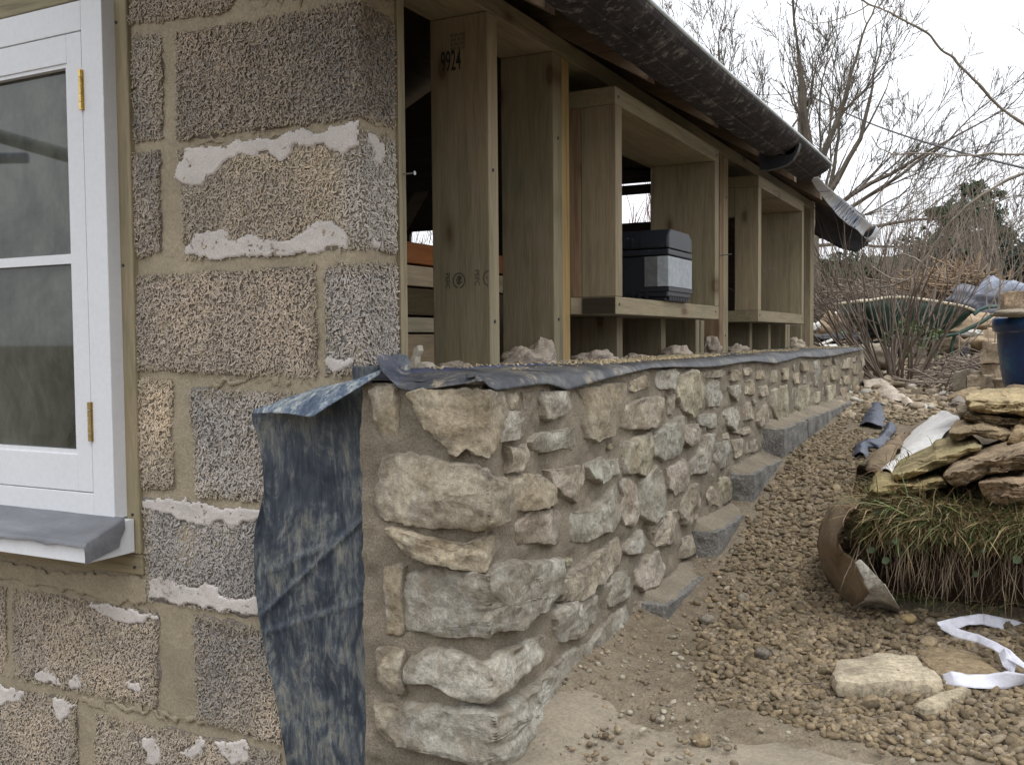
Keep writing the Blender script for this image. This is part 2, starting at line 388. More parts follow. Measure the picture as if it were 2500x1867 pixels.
PAL = {'o': (.345, .27, .165), 't': (.36, .30, .215), 'g': (.345, .33, .285), 'n': (.315, .31, .255), 'p': (.385, .32, .26), 'b': (.27, .215, .15), 'w': (.42, .395, .34), 'y': (.335, .295, .185), 'r': (.28, .18, .11)}
Z1, Z2, Z3 = (850, 850, 2.754), (850, 1267, 2.754), (1500, 800, 2.753)
ST = [
(Z1,'o',.020,[(185,290),(250,262),(340,280),(355,400),(355,540),(370,650),(290,660),(230,560),(215,430)]),
(Z1,'o',.030,[(470,330),(560,295),(800,285),(900,300),(1010,310),(1020,420),(985,560),(960,640),(900,710),(820,690),(780,650),(720,700),(640,620),(570,520),(490,400)]),
(Z1,'t',.014,[(1045,300),(1110,300),(1120,400),(1050,420)]),
(Z1,'b',.012,[(1140,300),(1215,300),(1215,390),(1160,410)]),
(Z1,'w',.020,[(1020,440),(1100,425),(1165,470),(1160,580),(1080,610),(1000,620),(985,560)]),
(Z1,'w',.018,[(1275,300),(1440,290),(1465,400),(1420,440),(1340,475),(1285,470),(1275,380)]),
(Z1,'n',.022,[(1215,630),(1240,580),(1400,550),(1520,530),(1545,580),(1545,650),(1480,680),(1400,665),(1300,695),(1220,680)]),
(Z1,'t',.018,[(1045,665),(1110,675),(1175,645),(1165,740),(1110,820),(1055,825),(1060,760)]),
(Z1,'o',.022,[(1550,290),(1700,260),(1830,250),(1845,330),(1820,420),(1800,540),(1720,580),(1640,610),(1580,590),(1560,480),(1580,400)]),
(Z1,'o',.014,[(1850,240),(1960,180),(2010,200),(2000,250),(1900,290),(1860,275)]),
(Z1,'t',.022,[(1850,390),(1950,340),(2080,340),(2085,480),(2040,520),(1960,540),(1840,530),(1830,460)]),
(Z1,'t',.030,[(290,740),(450,720),(730,780),(870,810),(1000,900),(1035,1000),(1010,1130),(850,1183),(500,1170),(290,1140),(250,1050),(260,880)]),
(Z1,'o',.024,[(1045,880),(1150,855),(1250,860),(1320,930),(1330,1030),(1260,1065),(1130,1080),(1055,1110),(1040,990)]),
(Z1,'p',.020,[(1330,830),(1420,810),(1570,790),(1580,870),(1540,960),(1500,1030),(1420,980),(1350,900)]),
(Z1,'n',.018,[(1590,780),(1680,735),(1720,760),(1800,745),(1800,830),(1740,860),(1680,905),(1610,870)]),
(Z1,'y',.022,[(1840,640),(1920,610),(2005,575),(2015,700),(2015,790),(1980,850),(1900,830),(1825,840),(1840,740)]),
(Z1,'p',.020,[(1800,900),(1850,890),(1895,920),(1900,1050),(1915,1130),(1890,1190),(1820,1170),(1800,1090),(1820,1000)]),
(Z1,'n',.020,[(1940,920),(2040,810),(2090,860),(2100,1000),(2090,1110),(2020,1170),(1950,1110),(1935,1020)]),
(Z1,'n',.022,[(1450,1190),(1480,1110),(1600,1090),(1680,1010),(1770,920),(1785,1000),(1780,1140),(1740,1230),(1690,1220),(1560,1290),(1480,1300)]),
(Z1,'p',.022,[(1120,1190),(1190,1110),(1330,1070),(1400,1100),(1420,1160),(1400,1290),(1330,1315),(1220,1290),(1150,1310)]),
(Z1,'o',.042,[(300,1220),(360,1205),(600,1262),(760,1300),(870,1262),(970,1255),(980,1330),(920,1430),(830,1475),(700,1440),(500,1380),(400,1300)]),
(Z1,'g',.016,[(1830,1340),(1870,1290),(1960,1230),(2000,1290),(1990,1340),(1930,1370),(1850,1380)]),
(Z1,'t',.018,[(2010,1200),(2080,1130),(2190,1090),(2200,1180),(2160,1260),(2060,1330),(2030,1260)]),
(Z2,'t',.026,[(1410,530),(1430,410),(1540,300),(1690,200),(1780,140),(1810,230),(1800,300),(1700,380),(1620,440),(1530,530)]),
(Z2,'o',.016,[(265,340),(330,320),(395,340),(390,600),(380,750),(290,740),(280,560)]),
(Z2,'g',.034,[(430,420),(460,370),(560,380),(700,360),(860,370),(900,375),(1000,325),(1180,300),(1350,290),(1360,400),(1375,480),(1310,520),(1290,590),(1180,650),(1080,710),(960,730),(840,755),(680,775),(560,740),(450,740),(430,600)]),
(Z2,'n',.018,[(1700,450),(1780,370),(1860,350),(1890,400),(1880,480),(1800,540),(1740,585),(1710,520)]),
(Z2,'p',.018,[(1910,350),(1980,270),(2070,220),(2100,300),(2100,370),(2040,440),(1950,470),(1920,420)]),
(Z2,'g',.024,[(1350,640),(1400,580),(1620,520),(1650,600),(1640,690),(1560,750),(1480,790),(1390,810),(1360,720)]),
(Z2,'g',.018,[(1560,1010),(1600,850),(1700,700),(1830,600),(1880,700),(1860,820),(1800,930),(1700,960),(1640,1040),(1580,1050)]),
(Z2,'t',.016,[(225,870),(300,850),(390,890),(380,1000),(390,1160),(300,1150),(235,1060)]),
(Z2,'w',.036,[(440,1050),(480,940),(600,880),(780,900),(900,960),(1010,880),(1150,820),(1270,800),(1240,890),(1180,960),(1080,1040),(960,1120),(890,1175),(830,1190),(680,1130),(560,1080),(450,1090)]),
(Z2,'g',.045,[(390,1420),(400,1310),(480,1250),(700,1260),(870,1270),(1010,1220),(1200,1130),(1400,940),(1500,900),(1510,1000),(1420,1180),(1300,1330),(1230,1430),(1130,1500),(1060,1545),(940,1585),(850,1580),(700,1550),(500,1510),(400,1480)]),
(Z2,'t',.018,[(205,1225),(360,1260),(380,1400),(370,1480),(280,1460),(220,1360)]),
(Z2,'t',.012,[(1890,560),(1940,550),(1970,650),(1940,720),(1900,640)]),
(Z3,'w',.016,[(275,300),(380,275),(400,310),(370,400),(300,410),(275,370)]),
(Z3,'y',.024,[(420,330),(500,290),(570,310),(575,450),(560,520),(510,595),(440,540),(400,440)]),
(Z3,'g',.018,[(605,410),(650,360),(710,370),(720,470),(690,520),(620,525)]),
(Z3,'t',.016,[(600,290),(730,280),(735,310),(700,330),(610,335)]),
(Z3,'w',.016,[(750,400),(840,380),(850,420),(810,490),(760,450)]),
(Z3,'o',.014,[(765,285),(830,290),(830,350),(770,355)]),
(Z3,'t',.014,[(850,270),(910,262),(915,310),(860,320)]),
(Z3,'o',.014,[(870,360),(910,350),(930,390),(920,450),(870,440)]),
(Z3,'t',.012,[(350,460),(390,450),(385,570),(350,580)]),
(Z3,'g',.016,[(560,600),(600,580),(700,580),(690,660),(620,670),(570,650)]),
(Z3,'w',.018,[(720,590),(740,550),(820,530),(820,620),(780,680),(730,650)]),
(Z3,'b',.016,[(840,540),(890,500),(915,550),(910,610),(850,620)]),
(Z3,'t',.012,[(960,400),(1000,385),(1010,450),(970,460)]),
(Z3,'y',.018,[(1040,430),(1140,395),(1155,480),(1150,600),(1090,620),(1040,520)]),
(Z3,'b',.014,[(960,560),(1000,500),(1030,560),(1020,620),(960,670),(945,620)]),
(Z3,'t',.016,[(780,700),(920,650),(940,690),(850,720)]),
(Z3,'n',.022,[(230,740),(300,680),(420,610),(430,780),(410,840),(280,890),(240,840)]),
(Z3,'p',.018,[(440,660),(540,650),(575,690),(560,760),(480,800),(440,750)]),
(Z3,'g',.020,[(490,900),(560,840),(580,740),(640,720),(640,860),(610,960),(490,980)]),
(Z3,'g',.018,[(655,790),(740,760),(770,850),(760,920),(690,940),(650,880)]),
(Z3,'t',.014,[(780,760),(860,740),(860,840),(800,870)]),
(Z3,'t',.014,[(880,780),(960,730),(970,800),(920,830),(880,840)]),
(Z3,'t',.010,[(705,720),(760,700),(760,740),(710,745)]),
(Z3,'p',.020,[(320,950),(380,930),(430,890),(465,980),(450,1070),(390,1125),(340,1070)]),
(Z3,'t',.020,[(430,1200),(470,1080),(540,1060),(555,1150),(540,1250),(470,1330),(430,1260)]),
(Z3,'b',.012,[(600,1120),(640,1070),(690,1130),(680,1190),(620,1180)]),
(Z3,'y',.014,[(700,1020),(740,1010),(780,1060),(780,1130),(720,1180),(700,1130)]),
(Z3,'p',.018,[(240,1370),(290,1270),(390,1220),(405,1330),(370,1440),(260,1460)]),
(Z3,'t',.018,[(350,1480),(430,1420),(520,1380),(530,1480),(450,1540),(370,1550)]),
(Z3,'o',.012,[(940,290),(990,285),(990,340),(945,345)]),
(Z3,'y',.012,[(1020,300),(1090,285),(1095,360),(1030,370)]),
(Z3,'o',.012,[(1110,280),(1160,270),(1165,350),(1120,350)]),
(Z3,'o',.012,[(1180,310),(1240,300),(1245,370),(1195,375)]),
(Z3,'y',.016,[(1180,420),(1290,390),(1305,470),(1290,560),(1240,570),(1190,490)]),
(Z3,'g',.016,[(1325,230),(1370,220),(1365,390),(1335,385)]),
(Z3,'o',.014,[(1380,300),(1425,280),(1430,330),(1390,375)]),
(Z3,'o',.012,[(1440,270),(1490,260),(1490,340),(1450,350)]),
(Z3,'t',.012,[(1505,220),(1590,200),(1590,270),(1510,275)]),
(Z3,'y',.014,[(1410,400),(1480,380),(1480,450),(1420,500)]),
(Z3,'r',.014,[(1510,410),(1550,400),(1555,460),(1520,475)]),
(Z3,'y',.010,[(1320,440),(1370,430),(1365,500),(1320,505)]),
(Z3,'t',.010,[(1262,320),(1282,320),(1285,370),(1265,375)]),
(Z3,'o',.012,[(1530,330),(1580,320),(1580,370),(1540,380)]),
(Z3,'o',.012,[(1600,250),(1640,240),(1640,310),(1605,310)]),
(Z3,'o',.012,[(1600,340),(1640,330),(1640,400),(1605,410)]),
(Z3,'t',.012,[(1645,190),(1672,180),(1672,250),(1650,260)]),
(Z3,'o',.012,[(1240,225),(1310,218),(1310,280),(1250,290)]),
(Z3,'o',.010,[(1390,215),(1440,210),(1440,250),(1400,255)]),
]
STUV = []
for i, ((ox, oy, s), k, h, poly) in enumerate(ST):
    uv = [px_uv(ox + x / s, oy + y / s, CX, CY) for x, y in poly]
    uv = [(p[0], min(p[1], .676)) for p in uv]
    j = rnd.uniform(.92, 1.14); cc = tuple(min(.6, (q * .58 + b_ * .42) * j * 1.10) for q, b_ in zip(PAL[k], (.40, .365, .30)))
    cu_ = np.mean(uv, 0); uv = [(cu_[0] + (p[0] - cu_[0]) * 1.13, min(.676, cu_[1] + (p[1] - cu_[1]) * 1.14)) for p in uv]
    STUV.append(uv)
    blob(SP, uv, h * 1.12 + .002, 100 + i, cc, 'stone', M_rubble, plinth, N=120 if h > .023 else 48)

# small pinning stones in the wider joints
UU, VV = np.meshgrid(np.arange(-.21, 4.42, .005), np.arange(.0, .67, .005)); occ = np.zeros(UU.shape, bool)
for p in STUV: occ |= in_poly(UU, VV, p)
occ |= VV < np.interp(UU, [-.2, .1, .5, .72, 1.14, 1.55, 2.0, 4.5], [.1, .1, .11, .17, .26, .37, .465, .465])
rp_ = np.random.RandomState(12); made = 0
for _ in range(2600):
    u0, v0, r0_ = rp_.uniform(-.2, 4.4), rp_.uniform(.1, .66), rp_.uniform(.011, .026)
    if made > 70: break
    w_ = (np.abs(UU - u0) < r0_ * 1.5 + .006) & (np.abs(VV - v0) < r0_ + .006)
    if occ[w_].any() or v0 > .655 - r0_ or not w_.any(): continue
    m_ = rp_.randint(5, 8); pa = np.sort(rp_.uniform(0, 6.28, m_)); poly = [(u0 + math.cos(q) * r0_ * 1.35 * rp_.uniform(.8, 1.1), v0 + math.sin(q) * r0_ * rp_.uniform(.8, 1.1)) for q in np.linspace(0, 6.28, m_, endpoint=False)]
    occ |= in_poly(UU, VV, poly); k = rp_.choice(list('otgnpwty')); cc = tuple((q * .58 + b_ * .42) * rp_.uniform(.95, 1.2) for q, b_ in zip(PAL[k], (.40, .365, .30)))
    blob(SP, poly, .010 + r0_ * .3, 700 + made, cc, 'stone', M_rubble, plinth, N=36); made += 1
print('pinning stones', made)

# stepped concrete block footing in front of the plinth
foot = thing('block_footing', 'grey concrete block footing stepping up along the foot of the stone wall', 'footing')
def rough_box(x0, x1, y0, y1, z0, z1, seed, amp=.0035, n=14, rot=0.0):
    a = Acc()
    for ax in range(3):
        for sgn in (0, 1):
            A, B = np.meshgrid(np.linspace(0, 1, n), np.linspace(0, 1, n)); C = np.full_like(A, float(sgn))
            L = [None] * 3; L[ax] = C; L[(ax + 1) % 3] = A; L[(ax + 2) % 3] = B
            G = np.stack([x0 + L[0] * (x1 - x0), y0 + L[1] * (y1 - y0), z0 + L[2] * (z1 - z0)], -1)
            G = G + np.stack([fbm(G, 30, 3, seed + q) for q in range(3)], -1) * amp
            cen = np.array([(x0 + x1) / 2, (y0 + y1) / 2, (z0 + z1) / 2]); w = np.array([x1 - x0, y1 - y0, z1 - z0])
            e = np.abs(G - cen) / (w / 2); m = (np.sort(e, -1)[..., 1:2] > .9)
            G = G - np.where(m, (G - cen) * .012, 0)
            if rot:
                d = G - cen; c_, s_ = math.cos(rot), math.sin(rot)
                G = np.stack([cen[0] + d[..., 0] * c_ - d[..., 1] * s_, cen[1] + d[..., 0] * s_ + d[..., 1] * c_, G[..., 2]], -1)
            a.grid(G if sgn else G[:, ::-1])
    return a
for x0, y0, y1, zt, hh in [(-.86, 2.12, 2.54, .142, .11), (-.86, 2.545, 2.945, .231, .10), (-.86, 2.95, 3.375, .337, .10),
                       (-.86, 3.38, 3.80, .437, .11), (-.86, 3.805, 4.225, .438, .11), (-.86, 4.23, 4.65, .436, .11), (-.86, 4.655, 5.07, .438, .11), (-.86, 5.075, 5.50, .436, .11)]:
    rough_box(x0, -.700 + rnd.uniform(-.003, .003), y0, y1, zt - hh - .12, zt, int(y0 * 100)).build('concrete_block', M_concblk, foot, smooth=False)
# mortar smeared along the top of the footing
for q, (y0, y1, zt) in enumerate([(2.135, 2.60, .142), (2.56, 3.0, .231), (2.965, 3.43, .337), (3.395, 5.7, .437)]):
    Y, T = np.meshgrid(np.arange(y0, y1, .012), np.linspace(0, 1, 9)); X = -.79 + T * .084
    Z = zt + .002 + (1 - T) ** 1.7 * (.026 + .012 * vn(np.stack([Y * 12, Y * 0, T], -1), 1, q)) + fbm(np.stack([X, Y, X * 0], -1), 50, 3, q) * .0045 - sstep(.85, 1, T) * .008
    Z = np.where(T < .2, np.maximum(Z, zt + .02), Z); Z = np.where(Y < y0 + .011, zt - .03, Z)
    Acc().grid(np.stack([X, Y, Z], -1)[::-1]).build('mortar_fillet', M_mortar, foot, smooth=True)
tag(rough_box(-1.02, -.80, 1.46, 1.60, -.10, .070, 5).build('concrete_block', M_concblk), 'grey concrete block lying under the lowest corner stone of the plinth', 'concrete block')

# ------------------------------------------------------------ hempcrete wall
M_limer = m_vary('wall_mortar', (.33, .278, .20), .2, 5, .002, 150, .95, fine=.2)
M_lime = m_vary('lime_coat', (.55, .505, .475), .14, 8, .0014, 260, .95, fine=.14)
t = NT('hemp_shiv'); c = t.attr(); n2 = t.noise(400, 3)
c = t.mix(c, t.ramp(n2, [(.3, .7), (.7, 1.2)]), 1.0, 'MULTIPLY'); M_shiv = t.done(c, .9, .2)
M_binder = m_vary('hemp_binder', (.21, .17, .13), .3, 12, .005, 260, .97, use_attr=True, fine=.5)
hemp = thing('hempcrete_wall', 'wall of pale hempcrete blocks bedded in tan mortar round the white window', 'wall')
a = Acc()
def mgrid(u0, u1, v0, v1, d=.010):
    U, V = np.meshgrid(np.arange(u0, u1 + d, d), np.arange(v0, v1 + d, d)); P = np.stack([U, V, U * 0], -1)
    a.grid(SH(U, V, -.001 + fbm(P, 11, 4, 31) * .003 + fbm(P, 90, 2, 32) * .0008))
mgrid(-.575, .107, -.42, 1.9); mgrid(-1.7, -.575, -.42, .30)
a.box(-2.75, -2.2, 1.45, 1.54, -.4, 1.9)
a.box(-2.2, -1.60, 1.45, 1.54, 1.52, 1.9)
a.build('mortar', M_limer, hemp, smooth=True)
PATCH = []
def zz(s, ox, oy, pts): return [(ox + x / s, oy + y / s) for x, y in pts]
for s, oy, pts in [
 (2.203, 0, [(950,960),(955,870),(1010,810),(1100,790),(1220,800),(1290,760),(1420,740),(1560,705),(1760,700),(1860,660),(1935,650),(1940,790),(1890,830),(1790,830),(1740,790),(1600,790),(1570,850),(1510,880),(1440,830),(1300,840),(1200,900),(1150,950),(1080,1000),(1000,1000)]),
 (2.203, 0, [(1965,690),(2000,720),(2060,780),(2070,850),(2060,900),(2010,880),(1990,800),(1966,750)]),
 (2.203, 0, [(1000,1360),(1010,1310),(1060,1260),(1120,1230),(1210,1230),(1270,1290),(1320,1260),(1380,1250),(1430,1290),(1550,1290),(1640,1250),(1700,1190),(1800,1185),(1860,1230),(1890,1290),(1880,1340),(1700,1360),(1500,1390),(1300,1385),(1100,1400)]),
 (2.203, 0, [(2000,1280),(2050,1290),(2060,1340),(2000,1330)]),
 (2.203, 700, [(1740,380),(1800,370),(1900,390),(1890,440),(1800,460),(1740,420)]),
 (2.203, 700, [(770,1130),(900,1130),(1060,1150),(1200,1190),(1370,1180),(1500,1200),(1500,1260),(1370,1250),(1300,1290),(1200,1260),(1100,1300),(950,1250),(880,1210),(770,1200)]),
 (2.212, 1200, [(805,480),(850,450),(950,480),(1060,510),(1110,480),(1190,500),(1200,560),(1380,570),(1480,580),(1480,690),(1380,670),(1200,640),(980,610),(810,580)]),
 (2.212, 1200, [(470,600),(600,600),(850,660),(870,690),(700,720),(620,690),(540,650)]),
 (2.212, 1200, [(190,970),(250,940),(330,1010),(350,1050),(250,1030),(190,1010)]),
 (2.212, 1200, [(380,1000),(420,985),(450,1030),(440,1070),(390,1060)]),
 (2.212, 1200, [(680,1020),(760,1020),(770,1080),(700,1070)]),
 (2.212, 1200, [(-60,1030),(60,1050),(140,1080),(130,1120),(60,1130),(10,1170),(-60,1130)]),
 (2.212, 1200, [(280,1090),(420,1150),(380,1220),(340,1250),(300,1180)]),
 (2.212, 1200, [(770,1330),(830,1310),(880,1400),(870,1475),(800,1475)]),
 (2.212, 1200, [(950,1400),(1100,1320),(1130,1380),(1050,1440)]),
 (2.212, 1200, [(1150,1330),(1340,1340),(1360,1440),(1250,1475),(1180,1400)]),
]:
    PATCH.append([px_uv(x, y, HX, HY) for x, y in zz(s, 0, oy, pts)])
TINT = {'w': (.43, .365, .30), 'm': (.40, .345, .285), 'd': (.365, .305, .245), 'g': (.41, .375, .34), 'l': (.50, .42, .325)}  # the darkest tint puts the roof overhang's shade into the top blocks' colour
END = .104
# corner points top-left, top-right, bottom-right, bottom-left in photo pixels; 'E': runs on to the end face
BL = [
 ('d', 0, (312,-140), (690,-190), (560,32), (320,66)),
 ('d', 1, (600,-180), (886,-230), (886,-20), (590,8)),
 ('m', 0, (322,85), (398,78), (404,345), (322,355)),
 ('d', 1, (428,82), (886,4), (886,296), (427,347)),
 ('w', 0, (322,372), (396,365), (397,612), (325,640)),
 ('l', 1, (430,366), (886,316), (886,614), (452,638)),
 ('w', 0, (326,670), (778,642), (778,928), (334,906)),
 ('g', 1, (790,642), (886,632), (886,912), (792,922)),
 ('l', 0, (334,921), (425,926), (430,1198), (338,1196)),
 ('g', 1, (460,948), (886,962), (886,1245), (478,1216)),
 ('g', 1, (348,1212), (886,1275), (886,1545), (362,1470)),
 ('m', 0, (32,1432), (392,1490), (386,1728), (30,1656)),
 ('m', 0, (-170,1400), (22,1428), (22,1650), (-170,1610)),
 ('m', 1, (464,1494), (886,1585), (886,1890), (480,1756)),
 ('m', 0, (-120,1652), (192,1704), (194,1950), (-120,1890)),
 ('m', 0, (232,1736), (690,1836), (700,2030), (232,1960)),
 ('m', 0, (720,1842), (880,1885), (880,2100), (720,2040)),
]
def bil(c, s, t_): return (1 - s) * (1 - t_) * c[0][:, None] + s * (1 - t_) * c[1][:, None] + s * t_ * c[2][:, None] + (1 - s) * t_ * c[3][:, None]
chips_rs = np.random.RandomState(5)
ball = [np.stack([bp_u, bp_v]) for bp_u, bp_v in []]
for bi, (tn, end, *q) in enumerate(BL):
    c = [np.array(px_uv(x, y, HX, HY)) for x, y in q]
    if end: c[1] = np.array((END, c[1][1])); c[2] = np.array((END, c[2][1]))
    W = np.linalg.norm(c[1] - c[0]); Hh = np.linalg.norm(c[3] - c[0])
    nu, nv = max(8, int(W / .008)), max(8, int(Hh / .008))
    s, tt = np.meshgrid(np.linspace(0, 1, nu), np.linspace(0, 1, nv)); s = s.ravel(); tt = tt.ravel()
    UV = bil(c, s, tt); P = np.stack([UV[0], UV[1], UV[0] * 0 + bi], -1)
    ed = np.minimum.reduce([s * W if 1 else s, (1 - s) * W + (1 if end else 0), tt * Hh, (1 - tt) * Hh])
    wob = np.stack([fbm(P, 30, 3, 40), fbm(P, 30, 3, 41)]) * .004
    h = .0018 + fbm(P, 14, 3, 42) * .002 - .006 * (1 - sstep(0, .009, ed))
    G = SH(UV[0] + wob[0], UV[1] + wob[1], h).reshape(nv, nu, 3)
    base = np.array(TINT[tn])
    blk = Acc().grid(G[::-1], c=tuple(base * .58)).build('hemp_block', M_binder, hemp, smooth=True)  # darker binder colour, also standing in for shade in the gaps between chips
    # wood-like shiv chips that make up the face
    n = int(W * Hh * 66000)
    s = chips_rs.rand(n); tt = chips_rs.rand(n); UV = bil(c, s, tt)
    keep = np.ones(n, bool)
    for p in PATCH: keep &= ~(in_poly(UV[0], UV[1], p) & (chips_rs.rand(n) > .07))
    keep &= ~((UV[0] < -.575) & (UV[1] > .262))
    ed = np.minimum.reduce([s * W, (1 - s) * W + (1 if end else 0), tt * Hh, (1 - tt) * Hh])
    keep &= ed > .004 * (1 + vn(np.stack([UV[0], UV[1], UV[0] * 0], -1), 60, 3))
    UV = UV[:, keep]; n = keep.sum()
    P = np.stack([UV[0], UV[1], UV[0] * 0 + bi], -1)
    C0 = SH(UV[0], UV[1], .0034 + fbm(P, 14, 3, 42) * .002 + chips_rs.uniform(-.003, .002, n))
    an = chips_rs.uniform(0, math.pi, n); isend = UV[0] > 0
    T1 = np.stack([np.where(isend, 0, np.cos(an)), np.where(isend, np.cos(an), 0), np.sin(an)], -1)
    Nn = np.stack([np.where(isend, 1., 0.), np.where(isend, 0., -1.), np.zeros(n)], -1)
    til = chips_rs.normal(0, .25, n); T1 = T1 * np.cos(til)[:, None] + Nn * np.sin(til)[:, None]
    T2 = np.cross(T1, Nn); T2 /= np.linalg.norm(T2, axis=1)[:, None]; T3 = np.cross(T1, T2)
    L = chips_rs.uniform(.0022, .0062, n); Wd = chips_rs.uniform(.0007, .0017, n); Th = chips_rs.uniform(.0005, .0010, n)
    co = np.array([(-1, -1, -1), (1, -1, -1), (1, 1, -1), (-1, 1, -1), (-1, -1, 1), (1, -1, 1), (1, 1, 1), (-1, 1, 1)], float)
    Vv = C0[:, None] + co[None, :, :1] * (L[:, None] * T1)[:, None] + co[None, :, 1:2] * (Wd[:, None] * T2)[:, None] + co[None, :, 2:] * (Th[:, None] * T3)[:, None]
    Fb = np.array([(0, 3, 2, 1), (4, 5, 6, 7), (0, 1, 5, 4), (1, 2, 6, 5), (2, 3, 7, 6), (3, 0, 4, 7)])
    F = (np.arange(n)[:, None, None] * 8 + Fb[None]).reshape(-1, 4)
    big = fbm(P, 5, 3, 50)
    br = (chips_rs.uniform(.78, 1.18, n) * (1 + .24 * big))[:, None]
    gy_ = (chips_rs.uniform(-.03, .03, n))[:, None] + .03 * big[:, None]
    Cc = np.clip(base[None] * br * np.array([[1, 1, 1]]) + gy_ * np.array([[1, .2, -.8]]) * .6, .02, .8)
    if tn == 'l':   # grey cast round its right end
        g = sstep(-.08, 0, UV[0])[:, None] * .6; Cc = Cc * (1 - g) + Cc.mean(1)[:, None] * g
    edk = np.minimum.reduce([(s * W), ((1 - s) * W + (1 if end else 0)), tt * Hh, ((1 - tt) * Hh)])[keep]; mm = ((1 - sstep(0, .026, edk + .012 * vn(P, 40, 7))) * .75)[:, None]; Cc = Cc * (1 - mm) + np.array((.33, .28, .205)) * mm * chips_rs.uniform(.8, 1.15, (n, 1))
    ch = Acc(); ch.add(Vv.reshape(-1, 3), F, np.repeat(Cc, 8, 0))
    tag(ch.build('hemp_shiv', M_shiv, blk), kind='stuff')
    for pi, p in enumerate(PATCH):
        cu = np.mean(p, 0)
        if in_poly(np.array([cu[0]]), np.array([cu[1]]), [tuple(k) for k in c])[0]:
            patch(SH, p, .0052, 300 + pi, M_lime, 'lime_patch', blk)
# smears of mortar squeezed over the joints
for k, (px0, py0, px1, py1, w) in enumerate([(620,14,886,-40,.020),(470,350,700,325,.007),(500,932,760,937,.009),(900,280,955,330,.03),(200,1700,640,1790,.02)]):
    c0 = np.array(px_uv(px0, py0, HX, HY)); c1 = np.array(px_uv(px1, py1, HX, HY)); d = c1 - c0; nrm = np.array((-d[1], d[0])) / np.linalg.norm(d); pts = []
    for side in (1, -1):
        for f in (np.linspace(0, 1, 14) if side == 1 else np.linspace(1, 0, 14)):
            pts.append(tuple(c0 + d * f + nrm * side * w * (.45 + .35 * float(vn(np.array([[f * 7, side * 3.1, k]]), 1, 8)[0]))))
    patch(SH, pts, .0034, 400 + k, M_limer, 'mortar_smear', hemp, rag=.012)
# the cream board behind the end of the blocks
M_treat = m_wood('treated_timber', (.285, .242, .165), 'z', .66); M_treaty = m_wood('treated_timber_along', (.295, .25, .17), 'y', .66); M_treatx = m_wood('treated_timber_across', (.285, .242, .165), 'x', .66)
Acc().box(-1.16, -1.036, 1.552, 1.575, .60, 1.5).build('end_board', M_treat, hemp)
M_grey = m_vary('dark_grey', (.05, .05, .05), .2, 5, .001, 60, .8)
M_steel = m_vary('bright_nail', (.4, .4, .4), .1, 5, .0002, 60, .4); M_steel.node_tree.nodes['Principled BSDF'].inputs['Metallic'].default_value = .9
p0 = on(967, 422, 'x', -1.04); nl = Acc().tube([(-1.05, p0[1] + .02, p0[2]), (-1.012, p0[1] + .02, p0[2])], .0016, 8).tube([(-1.013, p0[1] + .02, p0[2]), (-1.011, p0[1] + .02, p0[2])], .004, 10)
nl.build('nail', M_steel, hemp)

# window
M_white = m_vary('white_paint', (.66, .67, .70), .05, 3, .0004, 80, .5, spec=.4, fine=.05)
win_y = 1.40; F0 = -1.6445; WL = -2.32
fr = Acc()
fr.box(-1.7055, F0, win_y, 1.44, .389, 1.448); fr.box(WL, WL + .06, win_y, 1.44, .389, 1.448)
fr.box(WL + .06, -1.7055, win_y, 1.44, 1.388, 1.448); fr.box(WL + .06, -1.7055, win_y, 1.44, .389, .438)
window = bevel(fr.build('window', M_white, hemp), .0015)
sx0, sx1 = WL + .062, -1.7075
sa = Acc(); gl0, gl1, gz0, gz1 = WL + .105, -1.7515, .518, 1.328
sa.box(gl1, sx1, win_y + .0008, 1.438, .4398, 1.3862); sa.box(sx0, gl0, win_y + .0008, 1.438, .4398, 1.3862)
sa.box(gl0, gl1, win_y + .0008, 1.438, gz1, 1.3862); sa.box(gl0, gl1, win_y + .0008, 1.438, .4398, gz0)
sash = bevel(sa.build('sash', M_white, window), .0012)
bd = Acc(); bd.box(gl1 - .007, gl1, 1.404, 1.418, gz0, gz1).box(gl0, gl1 - .007, 1.404, 1.418, gz1 - .008, gz1).box(gl0, gl1 - .007, 1.404, 1.418, gz0, gz0 + .008)
bd.build('glazing_bead', M_white, window)
Acc().box(gl0, gl1 - .007, 1.405, 1.428, .917, .937).build('glazing_bar', M_white, window)
t = NT('dusty_glass')
n1 = t.noise(3.5, 6, rough=.7, dist=.8); n2 = t.noise(16, 5, t.mapp((1, 1, .5)), rough=.7)
c = t.ramp(t.math('ADD', t.math('MULTIPLY', n1, .6), t.math('MULTIPLY', n2, .4)), [(.36, (.015, .018, .014)), (.5, (.055, .058, .048)), (.64, (.105, .108, .09))])
M_glass = t.done(c, .03, .6); 
for z0, z1 in ((gz0, .918), (.936, gz1)):
    Acc().box(gl0, gl1, 1.419, 1.423, z0, z1).build('pane', M_glass, window)
M_brass = m_vary('brass', (.62, .45, .17), .15, 20, .0003, 90, .28); M_brass.node_tree.nodes['Principled BSDF'].inputs['Metallic'].default_value = 1.0
M_brassd = m_vary('brass_dull', (.42, .31, .14), .2, 20, .0003, 90, .45); M_brassd.node_tree.nodes['Principled BSDF'].inputs['Metallic'].default_value = .8
for z0, z1, mm in ((1.226, 1.308, M_brass), (.547, .629, M_brassd)):
    hg = Acc(); 
    for k in range(5):
        s_ = z0 + (z1 - z0) * k / 5; hg.tube([(-1.7068, 1.3965, s_ + .0006), (-1.7068, 1.3965, s_ + (z1 - z0) / 5 - .0006)], .0042, 10)
    hg.box(-1.7050, -1.7000, 1.3985, 1.4004, z0, z1)
    hg.build('hinge', mm, window, smooth=False)
